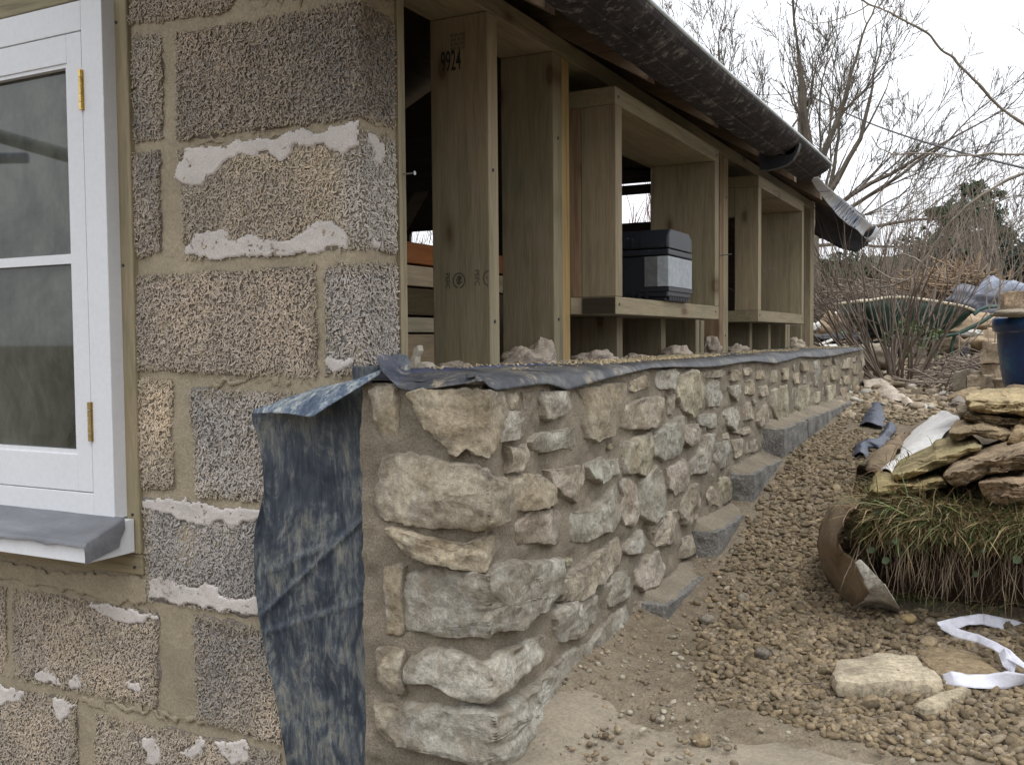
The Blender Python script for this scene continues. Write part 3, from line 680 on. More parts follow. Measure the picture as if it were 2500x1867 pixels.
sl = Acc().prism([(WL - .03, 1.312, .317), (WL - .03, 1.312, .356), (WL - .03, 1.399, .386), (WL - .03, 1.43, .386), (WL - .03, 1.43, .317)], (-1.622 - WL + .03, 0, 0))
bevel(sl.build('sill', M_white, window), .0012)
t = NT('lead_sheet'); n1 = t.noise(7, 6, t.mapp((.5, 1, 1)), rough=.7, dist=1); n2 = t.noise(120, 4)
c = t.ramp(n1, [(.3, (.085, .09, .10)), (.55, (.14, .145, .16)), (.7, (.20, .205, .22))]); t.bump(n2, .0005)
M_lead = t.done(c, .42, .5)
X = np.linspace(WL - .05, -1.6195, 70); prof = []
for j, (y, z) in enumerate([(1.402, .3945), (1.385, .3865), (1.34, .3715), (1.311, .3610), (1.3045, .3575), (1.3035, .351)]):
    edge = .0035 * vn(np.stack([X * 30, X * 0, X * 0], -1), 1, 3) - .001
    prof.append(np.stack([X, np.full_like(X, y) + fbm(np.stack([X, X * 0 + j, X * 0], -1), 12, 2, 6) * .0010, z + fbm(np.stack([X, X * 0 + y, X * 0], -1), 9, 3, 6) * .0012 + (edge if j >= 5 else 0)], -1))
G = np.array(prof)
zb_ = np.array([.350, .336, .326, .319, .317, .3165])
e1 = G[:, -1].copy(); e1[:, 0] = -1.6175; e1[:, 2] -= .003; e2 = e1.copy(); e2[:, 0] = -1.6165; e2[:, 2] = (e1[:, 2] + zb_) / 2; e3 = e1.copy(); e3[:, 0] = -1.6165; e3[:, 2] = zb_; e3[0, 1] -= .012
G = np.concatenate([G, np.stack([e1, e2, e3], 1)], 1)
Acc().grid(G[::-1]).build('lead_flashing', M_lead, window, smooth=True)
# treated timber round the opening
tb = Acc().box(-1.664, -1.610, 1.432, 1.47, .312, 1.62); bevel(tb.build('window_post', M_treat, hemp), .003)
tb = Acc().box(-2.5, -1.607, 1.434, 1.47, .268, .3115); bevel(tb.build('window_rail', M_treatx, hemp), .003)
tb = Acc().box(-2.5, -1.6645, 1.425, 1.47, 1.462, 1.62); bevel(tb.build('window_rail', M_treatx, hemp), .003)
a = Acc()
for px, py in ((283, 55), (300, 648), (323, 1256), (327, 1384)):
    p = on(px, py, 'y', 1.431); a.tube([(p[0], 1.4335, p[2]), (p[0], 1.4305, p[2])], .0032, 10)
a.build('nail_head', M_grey, hemp)
# wide mortar bed under the window rail
P0 = [px_uv(x, y, HX, HY) for x, y in [(-40,1360),(150,1395),(345,1400),(362,1415),(362,1475),(260,1473),(180,1445),(60,1425),(30,1410),(-40,1412)]]
patch(SH, P0, .0048, 555, M_limer, 'mortar_smear', hemp)
P0 = [px_uv(x, y, HX, HY) for x, y in [(262,1380),(350,1384),(362,1420),(362,1474),(300,1470),(262,1440)]]
# the murky room seen in the pane: a hanging dust sheet
t = NT('dust_sheet'); n1 = t.noise(3, 6, rough=.7, dist=1.5)
M_dust = t.done(t.ramp(n1, [(.3, (.08, .09, .08)), (.7, (.22, .23, .21))]), .9)
# ------------------------------------------------------------ timber frame wall
frame = thing('timber_frame_wall', 'open stud wall of pale green treated timber with two projecting window boxes', 'wall')
XO, XI, BO = -1.023, -1.168, -.926
def plank(name, x0, x1, y0, y1, z0, z1, mat, parent=frame, bv=.002):
    return bevel(Acc().box(x0, x1, y0, y1, z0, z1).build(name, mat, parent), bv, 2)
M_red = m_wood('reddish_timber', (.34, .23, .15), 'z'); M_yel = m_wood('yellowish_timber', (.40, .29, .13), 'z')
M_dkw = m_wood('dark_old_timber', (.085, .062, .048), 'y', knots=False); M_dkz = m_wood('dark_timber', (.10, .08, .06), 'x')
stud1 = plank('stud', XI, XO, 1.88, 1.925, .60, 1.457, M_treat)
plank('stud', XI, XO, 2.215, 2.268, .60, 1.457, M_treat)
plank('stud', XI, XO - .001, 2.2695, 2.315, .60, 1.457, M_yel)
plank('stud', XI, XO, 3.42, 3.465, .60, 1.457, M_treat); plank('stud', XI, XO - .002, 3.745, 3.788, .60, 1.457, M_red)
plank('stud', XI, XO, 3.79, 3.86, .60, 1.457, M_treat)
plank('stud', XI, XO - .003, 4.96, 5.005, .60, 1.457, M_treat)
plank('stud', XI, XO, 5.60, 5.70, .60, 1.457, M_treat)
plank('header_plate', XI, XO, 1.56, 5.70, 1.458, 1.503, M_treaty)
plank('sole_plate', XI, XO - .004, 1.58, 5.70, .60, .645, M_treaty)
for y1 in (2.689, 3.082, 3.527, 4.26, 4.62, 5.05, 5.38): plank('cripple_stud', XI, XO, y1 - .045, y1, .646, .8135, M_treat)
M_stain = m_wood('stained_end', (.06, .045, .03), 'x')
for k, (ya, yb) in enumerate(((2.386, 3.371), (3.957, 4.897))):
    plank('sill_board', XI, BO, ya, yb, .814, .8595, M_treaty)
    plank('head_board', XI, BO, ya, yb, 1.3535, 1.399, M_treaty)
    plank('jamb_board', XO + .001, BO, ya, ya + .048, .8600, 1.353, M_treat)
    plank('jamb_board', XI, XO, ya + .0005, ya + .045, .8600 if k == 0 else 1.24, 1.353, M_red if k == 0 else M_treat)
    plank('jamb_board', XI + .01, BO, yb - .048, yb, .8600, 1.353, M_treat)
Acc().box(XO + .003, BO - .002, 2.3835, 2.3857, .816, .858).build('end_stain', M_stain, frame)
tx = Acc().box(XI, XO, 2.318, 2.386, .815, .857).build('sill_packer', M_treaty, frame)
# dark cells behind: plywood sheathing inside the lower cells
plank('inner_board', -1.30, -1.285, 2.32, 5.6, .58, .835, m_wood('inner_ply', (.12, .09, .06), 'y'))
for y0, z0, l in ((3.41, 1.03, .035), (4.04, 1.02, .05)):
    Acc().tube([(BO - .002 if l > .04 else XO, y0, z0), (BO + l, y0 - .004, z0 + .012)], .0017, 8).build('nail', M_steel, frame)

def text_mesh(name, s, size, origin, ex, ey, mat, parent=None, rot=0.0, sx=1.0):
    cu = bpy.data.curves.new(name, 'FONT'); cu.body = s; cu.size = size; cu.offset = size * .012
    cu.align_x = 'CENTER'; cu.align_y = 'CENTER'; o = bpy.data.objects.new(name, cu); col.objects.link(o)
    dg = bpy.context.evaluated_depsgraph_get(); me = bpy.data.meshes.new_from_object(o.evaluated_get(dg))
    bpy.data.objects.remove(o); ob = bpy.data.objects.new(name, me); col.objects.link(ob)
    ex = Vector(ex).normalized(); ey = Vector(ey); ey = (ey - ex * ey.dot(ex)).normalized(); n = ex.cross(ey)
    Mx = Matrix((ex, ey, n)).transposed().to_4x4()
    me.transform(Matrix.Translation(origin) @ Mx @ Matrix.Rotation(rot, 4, 'Z') @ Matrix.Diagonal((sx, 1, 1, 1))); me.materials.clear(); me.materials.append(mat)
    if parent: ob.parent = parent
    return ob
M_ink = m_vary('black_ink', (.10, .09, .07), .2, 90, .0001, 200, .8)
M_pen = m_vary('marker_pen', (.035, .035, .04), .2, 90, .0001, 200, .7)
def stamp(cxp, czp, half=None):
    a = Acc()
    an = np.linspace(.35, 2 * math.pi - .0, 40) - math.pi / 2 - .2
    V = []
    for r in (.0165, .0135): V.append([(cxp + math.cos(t_) * r * .98, 1.8792, czp + math.sin(t_) * r * 1.08) for t_ in an])
    V = np.array(V); 
    m = (V[..., 0] < XO - .0005) & (V[..., 0] > XI + .0005); k = m.all(0)
    runs = np.where(k)[0]
    if len(runs) > 1:
        G = V[:, runs]; 
        for s_ in range(len(runs) - 1):
            if runs[s_ + 1] == runs[s_] + 1: a.add(G[:, s_:s_ + 2].reshape(4, 3), [(0, 1, 3, 2)])
    for dx, dz, r in ((.001, .005, .0062), (-.0005, -.0045, .0048), (-.006, .001, .002), (.0055, -.0035, .0025)):
        q = np.array([(cxp + dx + math.cos(t_) * r * (1 + .15 * math.sin(5 * t_)), 1.8791, czp + dz + math.sin(t_) * r) for t_ in np.linspace(0, 2 * math.pi, 14, endpoint=False)])
        if q[:, 0].max() < XO - .0005 and q[:, 0].min() > XI + .0005:
            a.add(np.vstack([q, q.mean(0)]), [(i, (i + 1) % 14, 14, 14) for i in range(14)])
    if a.n: a.build('printed_mark', M_ink, stud1)
for px, py in ((1043, 688), (1121, 685), (1195, 679)):
    p = on(px, py, 'y', 1.88); stamp(p[0], p[2])
for px, py in ((1093, 686), (1165, 678)):
    p = on(px, py, 'y', 1.88); text_mesh('printed_letters', 'PEFC', .0165, (p[0], 1.879, p[2]), (1, 0, 0), (0, 0, 1), M_ink, stud1, rot=-math.pi / 2)
p = on(1101, 152, 'y', 1.88); text_mesh('pen_number', '9924', .062, (p[0], 1.879, p[2]), (1, 0, 0), (0, 0, 1), M_pen, stud1, sx=.42)
for k in range(4):
    p = on(1118, 86 + 11 * k, 'y', 1.88); text_mesh('printed_letters', 'IIIIII III IIII' if k % 2 else 'III IIII IIIIII', .010, (p[0], 1.879, p[2]), (1, 0, 0), (0, 0, 1), M_ink, stud1)

# stack of boards inside, lying along the wall
for (z0, z1, c, lab, x) in ((.937, .987, (.42, .16, .06), 'orange faced board on top of the timber stack inside the wall', -1.30),
                      (.882, .931, (.52, .43, .31), 'upper cream board in the timber stack under the orange one', -1.298),
                      (.812, .877, (.14, .105, .06), 'dark brown board in the middle of the indoor timber stack', -1.302),
                      (.770, .806, (.50, .42, .32), 'thinner cream board under the dark brown one in the stack', -1.298),
                      (.60, .765, (.44, .33, .23), 'wide pinkish board at the bottom of the indoor timber stack', -1.300)):
    o = bevel(Acc().box(x - .14, x, 1.60, 2.72, z0, z1).build('timber_board', m_wood('board_' + lab[:6], c, 'y', .75, False), None), .002)
    tag(o, lab, 'board', 'boards stacked inside the building')

# ------------------------------------------------------------ building shell: inner floor, far gable, roof
shell = thing('building_shell', 'dark inside of the building with a gappy far gable wall seen between the studs', 'building')
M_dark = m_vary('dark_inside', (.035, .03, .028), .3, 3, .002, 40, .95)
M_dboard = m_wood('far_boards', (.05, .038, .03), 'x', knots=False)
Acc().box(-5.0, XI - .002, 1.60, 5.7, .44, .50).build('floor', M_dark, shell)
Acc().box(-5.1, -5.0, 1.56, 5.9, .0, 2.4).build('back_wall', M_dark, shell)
# far gable: boards with gaps where daylight shows
def gable(x0, x1, z0, z1): Acc().box(x0, x1, 5.72, 5.75, z0, z1).build('gable_board', M_dboard, shell)
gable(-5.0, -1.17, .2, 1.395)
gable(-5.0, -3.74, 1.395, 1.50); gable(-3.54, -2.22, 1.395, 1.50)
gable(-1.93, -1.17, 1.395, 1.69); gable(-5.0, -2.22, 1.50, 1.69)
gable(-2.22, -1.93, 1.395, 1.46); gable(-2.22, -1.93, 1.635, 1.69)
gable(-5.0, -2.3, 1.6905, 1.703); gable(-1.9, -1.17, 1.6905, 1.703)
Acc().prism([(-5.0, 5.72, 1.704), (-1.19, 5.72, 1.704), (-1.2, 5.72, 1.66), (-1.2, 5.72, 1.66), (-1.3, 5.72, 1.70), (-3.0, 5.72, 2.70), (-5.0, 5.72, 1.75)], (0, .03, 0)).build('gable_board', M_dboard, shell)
Acc().box(-2.12, -2.02, 5.2, 5.3, .5, 2.0).build('inner_post', M_dkz, shell)
Acc().prism([(-3.6, 4.8, .9), (-3.5, 4.8, .9), (-3.0, 4.8, 1.6), (-3.1, 4.8, 1.6)], (0, .05, 0)).build('inner_brace', M_dkz, shell)
# gable over the hempcrete wall, above the frame
Acc().box(-5.0, -1.06, 1.452, 1.54, 1.901, 1.97).build('gable_plate', M_dkw, shell)

roof = thing('roof', 'lean roof with open rafter tails and a dirty brown gutter over the stud wall', 'roof')
SL = .604
def rz_(x): return 1.508 + (-1.03 - x) * SL
M_raft = m_wood('rafter', (.14, .10, .07), 'x', knots=False)
for y in (1.12, 1.655, 2.225, 2.79, 3.35, 3.92, 4.49, 5.05, 5.62):
    poly = [(-.78, y, rz_(-.78)), (-.78, y, rz_(-.78) + .066), (-3.1, y, rz_(-3.1) + .069), (-3.1, y, rz_(-3.1))]
    o = Acc().prism(poly, (0, .045, 0)).build('rafter', M_raft, roof)
# deck boards, running along the roof
xs = -.785
while xs > -3.05:
    x2 = xs - .146
    poly = [(xs, 1.06, rz_(xs) + .0665), (xs, 1.06, rz_(xs) + .0745), (x2, 1.06, rz_(x2) + .0745), (x2, 1.06, rz_(x2) + .0665)]
    Acc().prism(poly, (0, 4.92, 0)).build('roof_board', M_dkw, roof); xs -= .150
Acc().prism([(-3.0, 1.06, 2.78), (-3.0, 1.06, 2.82), (-5.6, 1.06, 1.5), (-5.6, 1.06, 1.46)], (0, 4.92, 0)).build('roof_back', M_dkw, roof)
Acc().prism([(-.785, 1.05, rz_(-.785) + .0755), (-.785, 1.05, rz_(-.785) + .0775), (-3.05, 1.05, rz_(-3.05) + .0775), (-3.05, 1.05, rz_(-3.05) + .0755)], (0, 4.95, 0)).build('roof_membrane', m_vary('roof_membrane', (.42, .45, .50), .1, 3, .001, 40, .6), roof)
Acc().prism([(-.785, 1.02, 1.36), (-.785, 1.02, 1.45), (-3.05, 1.02, 2.82), (-3.05, 1.02, 2.73)], (0, .028, 0)).build('barge_board', M_dkw, roof)
# blocking between rafters over the header
for y0, y1 in ((1.70, 2.223), (2.27, 2.788), (2.835, 3.348), (3.395, 3.918), (3.965, 4.488), (4.535, 5.048), (5.095, 5.618)):
    Acc().box(-1.115, -1.09, y0, y1, 1.504, 1.61).build('blocking', M_dkw, roof)
t = NT('gutter'); v = t.mapp((1, .12, 1)); n1 = t.noise(9, 6, rough=.75, dist=1); n2 = t.noise(60, 5, v, rough=.7); n3 = t.noise(26, 5, rough=.8)
c = t.ramp(n1, [(.3, (.018, .016, .018)), (.55, (.036, .031, .032)), (.75, (.075, .065, .064))])
c = t.mix(c, t.ramp(n2, [(.3, .6), (.7, 1.4)]), 1.0, 'MULTIPLY'); c = t.mix(c, (.27, .25, .23), t.ramp(n3, [(.54, 0.0), (.66, .75)]))
t.bump(n2, .001); M_gut = t.done(c, .8, .2)
prof = [(-.640, 1.404), (-.641, 1.395), (-.646, 1.387), (-.655, 1.379), (-.670, 1.370), (-.688, 1.362), (-.700, 1.3595), (-.703, 1.356), (-.722, 1.352), (-.745, 1.350), (-.757, 1.354), (-.766, 1.366), (-.770, 1.405), (-.766, 1.405), (-.761, 1.368), (-.745, 1.355), (-.72, 1.357), (-.69, 1.366), (-.668, 1.376), (-.650, 1.388), (-.645, 1.404)]
def gut(y0, y1, dz=0.0, n=60):
    Y = np.linspace(y0, y1, n)
    G = np.array([[(x, y, z + dz + .004 * math.sin(y * 2.1)) for x, z in prof] for y in Y]); a = Acc().grid(G, wrap=True)
    for e, s_ in ((0, 1), (-1, -1)):
        P = G[e]; k = len(prof); b = a.n; a.add(P, [(i, i + 1, k - 2 - i, k - 1 - i) for i in range(k // 2 - 1)])
    return a
gutter = gut(.75, 3.905).build('gutter', M_gut, roof, smooth=False)
M_lip = m_vary('skylit_lip', (.50, .55, .58), .15, 9, .0005, 60, .35, spec=.6)  # pale blue-grey puts the sky's highlight along the lip into its colour
Acc().tube([(-.6405, y, 1.4055 + .004 * math.sin(y * 2.1)) for y in np.linspace(.75, 3.9, 40)], .0052, 8).build('gutter_lip', M_lip, gutter, smooth=True)
M_blk = m_vary('black_plastic', (.014, .014, .018), .2, 8, .0006, 60, .45, spec=.4)
bp = [(1020,560),(1020,745),(1100,745),(1200,722),(1290,690),(1350,640),(1395,560),(1415,490),(1408,465),(1392,465),(1375,540),(1340,585),(1215,605),(1100,590)]
B = [on(1600 + x / 4.02, 230 + y / 4.02, 'y', 3.33) for x, y in bp]
bevel(Acc().prism(B, (0, .03, 0)).build('gutter_bracket', M_blk, gutter), .002)
# membrane hanging over the eaves past the end of the gutter
M_memw = m_vary('membrane_white', (.68, .71, .76), .1, 4, .0015, 30, .7); M_memd = m_vary('membrane_dark', (.07, .065, .07), .25, 5, .002, 30, .7)
up = [(1996,432),(2020,455),(2050,480),(2078,503),(2100,524),(2120,541),(2132,548)]; lo = [(1982,443),(1998,466),(2022,500),(2046,526),(2070,547),(2092,562),(2108,576)]
def pl(pts, n):
    P = np.array(pts, float); d = np.r_[0, np.cumsum(np.linalg.norm(np.diff(P, axis=0), axis=1))]; s = np.linspace(0, d[-1], n)
    return np.stack([np.interp(s, d, P[:, 0]), np.interp(s, d, P[:, 1])], -1)
U_ = np.array([on(x, y, 'x', -.690) for x, y in pl(up, 40)]); L_ = np.array([on(x, y, 'x', -.735) for x, y in pl(lo, 40)])
T = np.linspace(0, 1, 9)[:, None, None]; G = U_[None] * (1 - T) + L_[None] * T
G[..., 0] -= np.sin(T[..., 0] * math.pi) * .010; G += fbm(G, 4, 3, 3)[..., None] * .002
flap = Acc().grid(G).build('membrane_flap', M_memw, roof, smooth=True); m = flap.modifiers.new('thick', 'SOLIDIFY'); m.thickness = .0012
M_blue = m_vary('blue_print', (.06, .13, .32), .3, 30, .0001, 60, .7)
def mid(f): return U_[int(39 * f)] * .42 + L_[int(39 * f)] * .58
for k, (ch, f) in enumerate((('I', .10), ('I', .17), ('N', .44), ('I', .51), ('I', .555), ('S', .61), ('O', .65), ('I', .70), ('M', .745), ('U', .80))):
    c0 = mid(f); ex = Vector(mid(min(1, f + .05)) - mid(f - .05)); ey = Vector(U_[int(39 * f)] - L_[int(39 * f)])
    o = text_mesh('printed_letter', ch, .085, c0.tolist(), ex, ey, M_blue, flap); nn = ex.cross(ey).normalized()
    o.location = nn * (.014 if nn.x > 0 else -.014)
tp = [(1986,455),(2030,500),(2072,535),(2112,565),(2134,556)]; bt = [(1988,573),(2012,583),(2050,605),(2090,616),(2118,598)]
A_ = np.array([on(x, y, 'y', 5.98) for x, y in pl(tp, 26)]); B_ = np.array([on(x, y, 'y', 6.03) for x, y in pl(bt, 26)])
T = np.linspace(0, 1, 10)[:, None, None]; G = A_[None] * (1 - T) + B_[None] * T; G[..., 1] += np.sin(T[..., 0] * 3.1) * .03; G += fbm(G, 7, 3, 6)[..., None] * .006
fl2 = Acc().grid(G).build('membrane_droop', M_memd, roof, smooth=True); fl2.modifiers.new('thick', 'SOLIDIFY').thickness = .002
cc = [(2110,578),(2118,582),(2128,574),(2136,560),(2139,552),(2133,547)]
Cc = np.array([on(x, y, 'y', 5.86) for x, y in pl(cc, 20)]); Cd = Cc + np.array((-.004, .12, -.012))
G = np.stack([Cc, Cc * .5 + Cd * .5 + np.array((.01, 0, -.008)), Cd]); f3 = Acc().grid(G).build('membrane_curl', M_memw, roof, smooth=True); f3.modifiers.new('thick', 'SOLIDIFY').thickness = .002

# ------------------------------------------------------------ toolbox in the nearer window box
t = NT('toolbox_plastic'); n1 = t.noise(30, 5, rough=.8)
c = t.mix((.016, .019, .028), (.20, .21, .22), t.ramp(n1, [(.62, 0.0), (.75, .8)])); M_tb = t.done(c, .42, .45)
M_tg = m_vary('grey_panel', (.36, .39, .42), .1, 14, .0004, 60, .5, spec=.4); M_tg2 = m_vary('darker_grey_panel', (.13, .137, .14), .12, 14, .0004, 60, .5, spec=.4)
tbx = thing('toolbox', 'black plastic toolbox with grey corner panel standing in the nearer window box', 'toolbox')
X1, Y0, Y1 = -.905, 2.752, 2.985; X0 = -1.36
bevel(Acc().box(X0, X1 - .004, Y0 + .004, Y1 - .004, .872, .992).build('body', M_tb, tbx), .004)
bevel(Acc().box(X0 + .006, X1 - .014, Y0 + .014, Y1 - .012, .860, .8715).build('foot', M_tb, tbx), .002)
lid = Acc().prism([(X0 - .003, Y0 - .002, 1.013), (X0 - .003, Y0, 1.050), (X0 - .003, Y0 + .02, 1.070), (X0 - .003, Y1 - .03, 1.070), (X0 - .003, Y1, 1.052), (X0 - .003, Y1 + .001, 1.013)], (X1 - X0 + .004, 0, 0))
bevel(lid.build('lid', M_tb, tbx), .007, 3)
bevel(Acc().box(X0, X1 + .0005, Y0 - .001, Y1 + .001, .9935, 1.011).build('lid_rim', M_tb, tbx), .003)
def rib(*b): Acc().box(*b).build('rib', M_tb, tbx)
for k in range(12): rib(X1 - .0155, X1 - .006, Y0 + .03 + k * .016, Y0 + .038 + k * .016, .862, .886)
for k in range(8): rib(X1 - .07 - k * .024, X1 - .062 - k * .024, Y0 - .001, Y0 + .006, .866, .888)
for k in range(8): rib(X1 - .085 - k * .028, X1 - .078 - k * .028, Y0 - .006, Y0 + .003, 1.020, 1.046)
bevel(Acc().box(X1 - .0035, X1, Y0 + .001, Y1 - .001, .902, .990).build('grey_panel', M_tg, tbx), .0008)
bevel(Acc().box(X1 - .034, X1 - .001, Y0, Y0 + .0035, .902, .990).build('grey_panel', M_tg, tbx), .0008)
bevel(Acc().box(X1 - .074, X1 - .0345, Y0 + .0005, Y0 + .0038, .902, .990).build('grey_panel', M_tg2, tbx), .0008)
bevel(Acc().box(X1 - .09, X1 - .001, Y0 - .0005, Y0 + .0036, .888, .900).build('lower_rim', M_tb, tbx), .0008)
bevel(Acc().box(X1 - .0035, X1 + .001, Y0, Y1, .888, .900).build('lower_rim', M_tb, tbx), .0008)

# ------------------------------------------------------------ membranes on the masonry
t = NT('muddy_membrane')
v1 = t.mapp((1, 1, .16), (0, .3, 0)); n1 = t.noise(60, 8, v1, rough=.8, dist=1.2); n2 = t.noise(11, 8, t.mapp((1, 1, .55), (0, -.6, 0)), rough=.78, dist=3.0); n3 = t.noise(150, 4, v1)
s = t.math('ADD', t.math('MULTIPLY', n1, .5), t.math('MULTIPLY', n2, .5)); s = t.math('ADD', s, t.math('MULTIPLY', t.math('SUBTRACT', t.noise(4.5, 3, dist=1.0), .47), .30))
c = t.ramp(s, [(.40, (.016, .024, .040)), (.485, (.036, .048, .066)), (.53, (.085, .096, .105)), (.60, (.18, .178, .158))])
c = t.mix(c, t.ramp(n3, [(.3, .72), (.7, 1.25)]), 1.0, 'MULTIPLY'); c = t.mix(c, t.attr(), 1.0, 'MULTIPLY')
t.bump(n1, .0012); M_mem = t.done(c, t.ramp(s, [(.4, .38), (.6, .8)]), .5)
lp = [(614,1008),(616,1030),(628,1062),(638,1110),(642,1150),(644,1200),(634,1245),(622,1290),(620,1340),(621,1400),(625,1450),(632,1505),(640,1550),(648,1600),(662,1650),(674,1710),(686,1780),(696,1840),(704,1900),(712,1960)]
rp = [(912,930),(911,975),(908,1020),(908,1080),(912,1150),(916,1200),(914,1260),(914,1330),(924,1400),(924,1440),(916,1490),(914,1560),(912,1640),(910,1700),(913,1760),(914,1820),(916,1880),(918,1960)]
L = pl(lp, 150); Rr = pl(rp, 150); S_ = np.linspace(0, 1, 60)
PX = L[:, None] * (1 - S_[None, :, None]) + Rr[:, None] * S_[None, :, None]
def crease(P, a, b, w, h, sharp=1):
    a = np.array(a, float); b = np.array(b, float); d = (b - a) / np.linalg.norm(b - a); r = P - a; tt = (r * d).sum(-1); pe = r[..., 0] * d[1] - r[..., 1] * d[0]
    m = sstep(-30, 30, tt) * sstep(-30, 30, np.linalg.norm(b - a) - tt)
    return h * np.exp(-(pe / w) ** 2) * m + h * .7 * m * sstep(-w * .4, w * .4, pe) * np.exp(-np.clip(pe, 0, 999) / 60)
hh = crease(PX, (915, 1240), (640, 1500), 4, .007) + crease(PX, (915, 1455), (640, 1545), 6, .003) + crease(PX, (800, 1330), (640, 1400), 7, .003)
Pn = np.concatenate([PX / 100, PX[..., :1] * 0], -1)
hh = hh + fbm(Pn * np.array((1, .5, 1)), 1.6, 4, 60) * .0035 + .008 * np.exp(-S_ / .05)[None] + .006 * np.exp(-(1 - S_) / .03)[None] + .004
G = np.array([[on(x, y, 'y', 1.432 - h_) for (x, y), h_ in zip(r1, r2)] for r1, r2 in zip(PX, hh)])
vm = tag(Acc().grid(G).build('wall_membrane', M_mem, smooth=True), 'blue black damp proof sheet smeared with mud hanging on the wall beside the stonework', 'membrane')
vm.modifiers.new('thick', 'SOLIDIFY').thickness = .0015
upx = pl([(620,1008),(690,976),(780,946),(860,931),(930,911)], 40); lox = pl([(620,1009),(660,1008),(700,1010),(764,1019),(800,993),(862,955),(930,912)], 40)
uy = np.interp(np.linspace(0, 1, 40), [0, .5, 1], [1.41, 1.418, 1.405]); ly = np.interp(np.linspace(0, 1, 40), [0, .2, .45, .8, 1], [1.405, 1.36, 1.335, 1.375, 1.402])
A_ = np.array([on(x, y, 'y', q) for (x, y), q in zip(upx, uy)]); B_ = np.array([on(x, y, 'y', q) for (x, y), q in zip(lox, ly)])
T = np.linspace(0, 1, 12)[:, None, None]; G = A_[None] * (1 - T) + B_[None] * T; G[..., 2] += np.sin(T[..., 0] * math.pi) * .006; G[..., 1] += fbm(G, 25, 3, 8) * .0025
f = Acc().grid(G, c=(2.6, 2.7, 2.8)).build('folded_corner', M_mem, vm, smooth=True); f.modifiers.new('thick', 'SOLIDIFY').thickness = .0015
def pxgrid(cols_a, cols_b, ya, yb, n=24, m=10, amp=.003, seed=0, c=(1, 1, 1)):
    A = np.array([on(x, y, 'y', ya) for x, y in pl(cols_a, n)]); B = np.array([on(x, y, 'y', yb) for x, y in pl(cols_b, n)])
    T = np.linspace(0, 1, m)[:, None, None]; G = A[None] * (1 - T) + B[None] * T; G[..., 1] += fbm(G, 20, 3, seed) * amp
    return Acc().grid(G, c=c)
f = pxgrid([(861, 893), (862, 990)], [(925, 893), (913, 990)], 1.428, 1.424, seed=4).build('upper_strip', M_mem, vm, smooth=True); f.modifiers.new('thick', 'SOLIDIFY').thickness = .0015
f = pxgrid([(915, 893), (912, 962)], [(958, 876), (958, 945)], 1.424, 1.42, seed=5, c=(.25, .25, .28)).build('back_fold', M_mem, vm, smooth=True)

t = NT('ledge_membrane_mat')
n1 = t.noise(5, 6, rough=.75, dist=1.2); n3 = t.noise(70, 5, rough=.75)
c = t.ramp(t.math('ADD', t.math('MULTIPLY', n1, .7), t.math('MULTIPLY', n3, .3)), [(.38, (.030, .033, .042)), (.5, (.065, .067, .073)), (.60, (.15, .148, .142))])
c = t.mix(c, (.34, .285, .20), t.ramp(t.noise(11, 6, rough=.85), [(.54, 0.0), (.66, .75)]), 'MIX')
c = t.mix(c, t.attr(), 1.0, 'MULTIPLY'); t.bump(n3, .0008); M_ledge = t.done(c, .55, .4)
oute = [(918,872),(930,905),(951,926),(973,948),(1009,957),(1045,950),(1081,945),(1130,938),(1180,931),(1192,944),(1209,953),(1235,951),(1263,947),(1300,941),(1336,937),(1362,945),(1386,953),(1415,945),(1445,935),(1500,920),(1554,907),(1590,899),(1645,896),(1690,897),(1725,897),(1760,894),(1798,887),(1838,882),(1870,885),(1896,887),(1925,880),(1954,871),(1985,872),(2001,873),(2040,868),(2077,860),(2110,853)]
n = 260; O = pl(oute, n)
def outp(x, y):
    p = on(x, y, 'y', 1.378)
    if p[0] < -.775: return p
    return on(x, y, 'x', -.762)
OP = np.array([outp(x, y) for x, y in O])
dd = np.r_[0, np.cumsum(np.linalg.norm(np.diff(OP, axis=0), axis=1))]
CR = []; IN = []
for p in OP:
    onA = p[1] < 1.41 and p[0] < -.77
    if onA:
        f = (p[0] + 1.0) / .23; CR.append((p[0], 1.425, max(.688, p[2] if p[0] < -.96 else 0))); IN.append((-1.035 + .02 * f, 1.50 + .25 * f, .692))
    else:
        CR.append((-.795, p[1], .6875)); IN.append((-1.02, max(p[1], 1.5) + .25 * max(0, 1 - (p[1] - 1.4) / .8), .692))
CR = np.array(CR); IN = np.array(IN)
def sm(Aa, k=9):
    ker = np.ones(k) / k; return np.stack([np.convolve(np.pad(Aa[:, i], k // 2, mode='edge'), ker, 'valid') for i in range(3)], 1)
CR = sm(CR); IN = sm(IN)
rows = []
for f in np.linspace(0, 1, 22): 
    q = IN * (1 - f) + CR * f; q = q.copy(); q[:, 2] += (.003 + fbm(q, 9, 4, 70) * .003) * (1 if f < .95 else .6); rows.append(q)
for f in np.linspace(.12, 1, 9):
    q = CR * (1 - f) + OP * f; q = q.copy(); bul = math.sin(f * math.pi) * .010
    q[:, 2] += bul * .6; q[:, 0] += bul * .3 * (q[:, 1] > 1.42); rows.append(q)
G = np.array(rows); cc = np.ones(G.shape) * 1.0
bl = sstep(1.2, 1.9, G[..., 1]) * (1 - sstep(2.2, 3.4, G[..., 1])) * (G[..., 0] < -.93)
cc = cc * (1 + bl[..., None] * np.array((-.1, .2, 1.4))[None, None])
lm = tag(Acc().grid(G, c=cc).build('ledge_membrane', M_ledge, smooth=True), 'rumpled black damp proof sheet laid along the top of the stone wall', 'membrane')
lm.modifiers.new('thick', 'SOLIDIFY').thickness = .0015
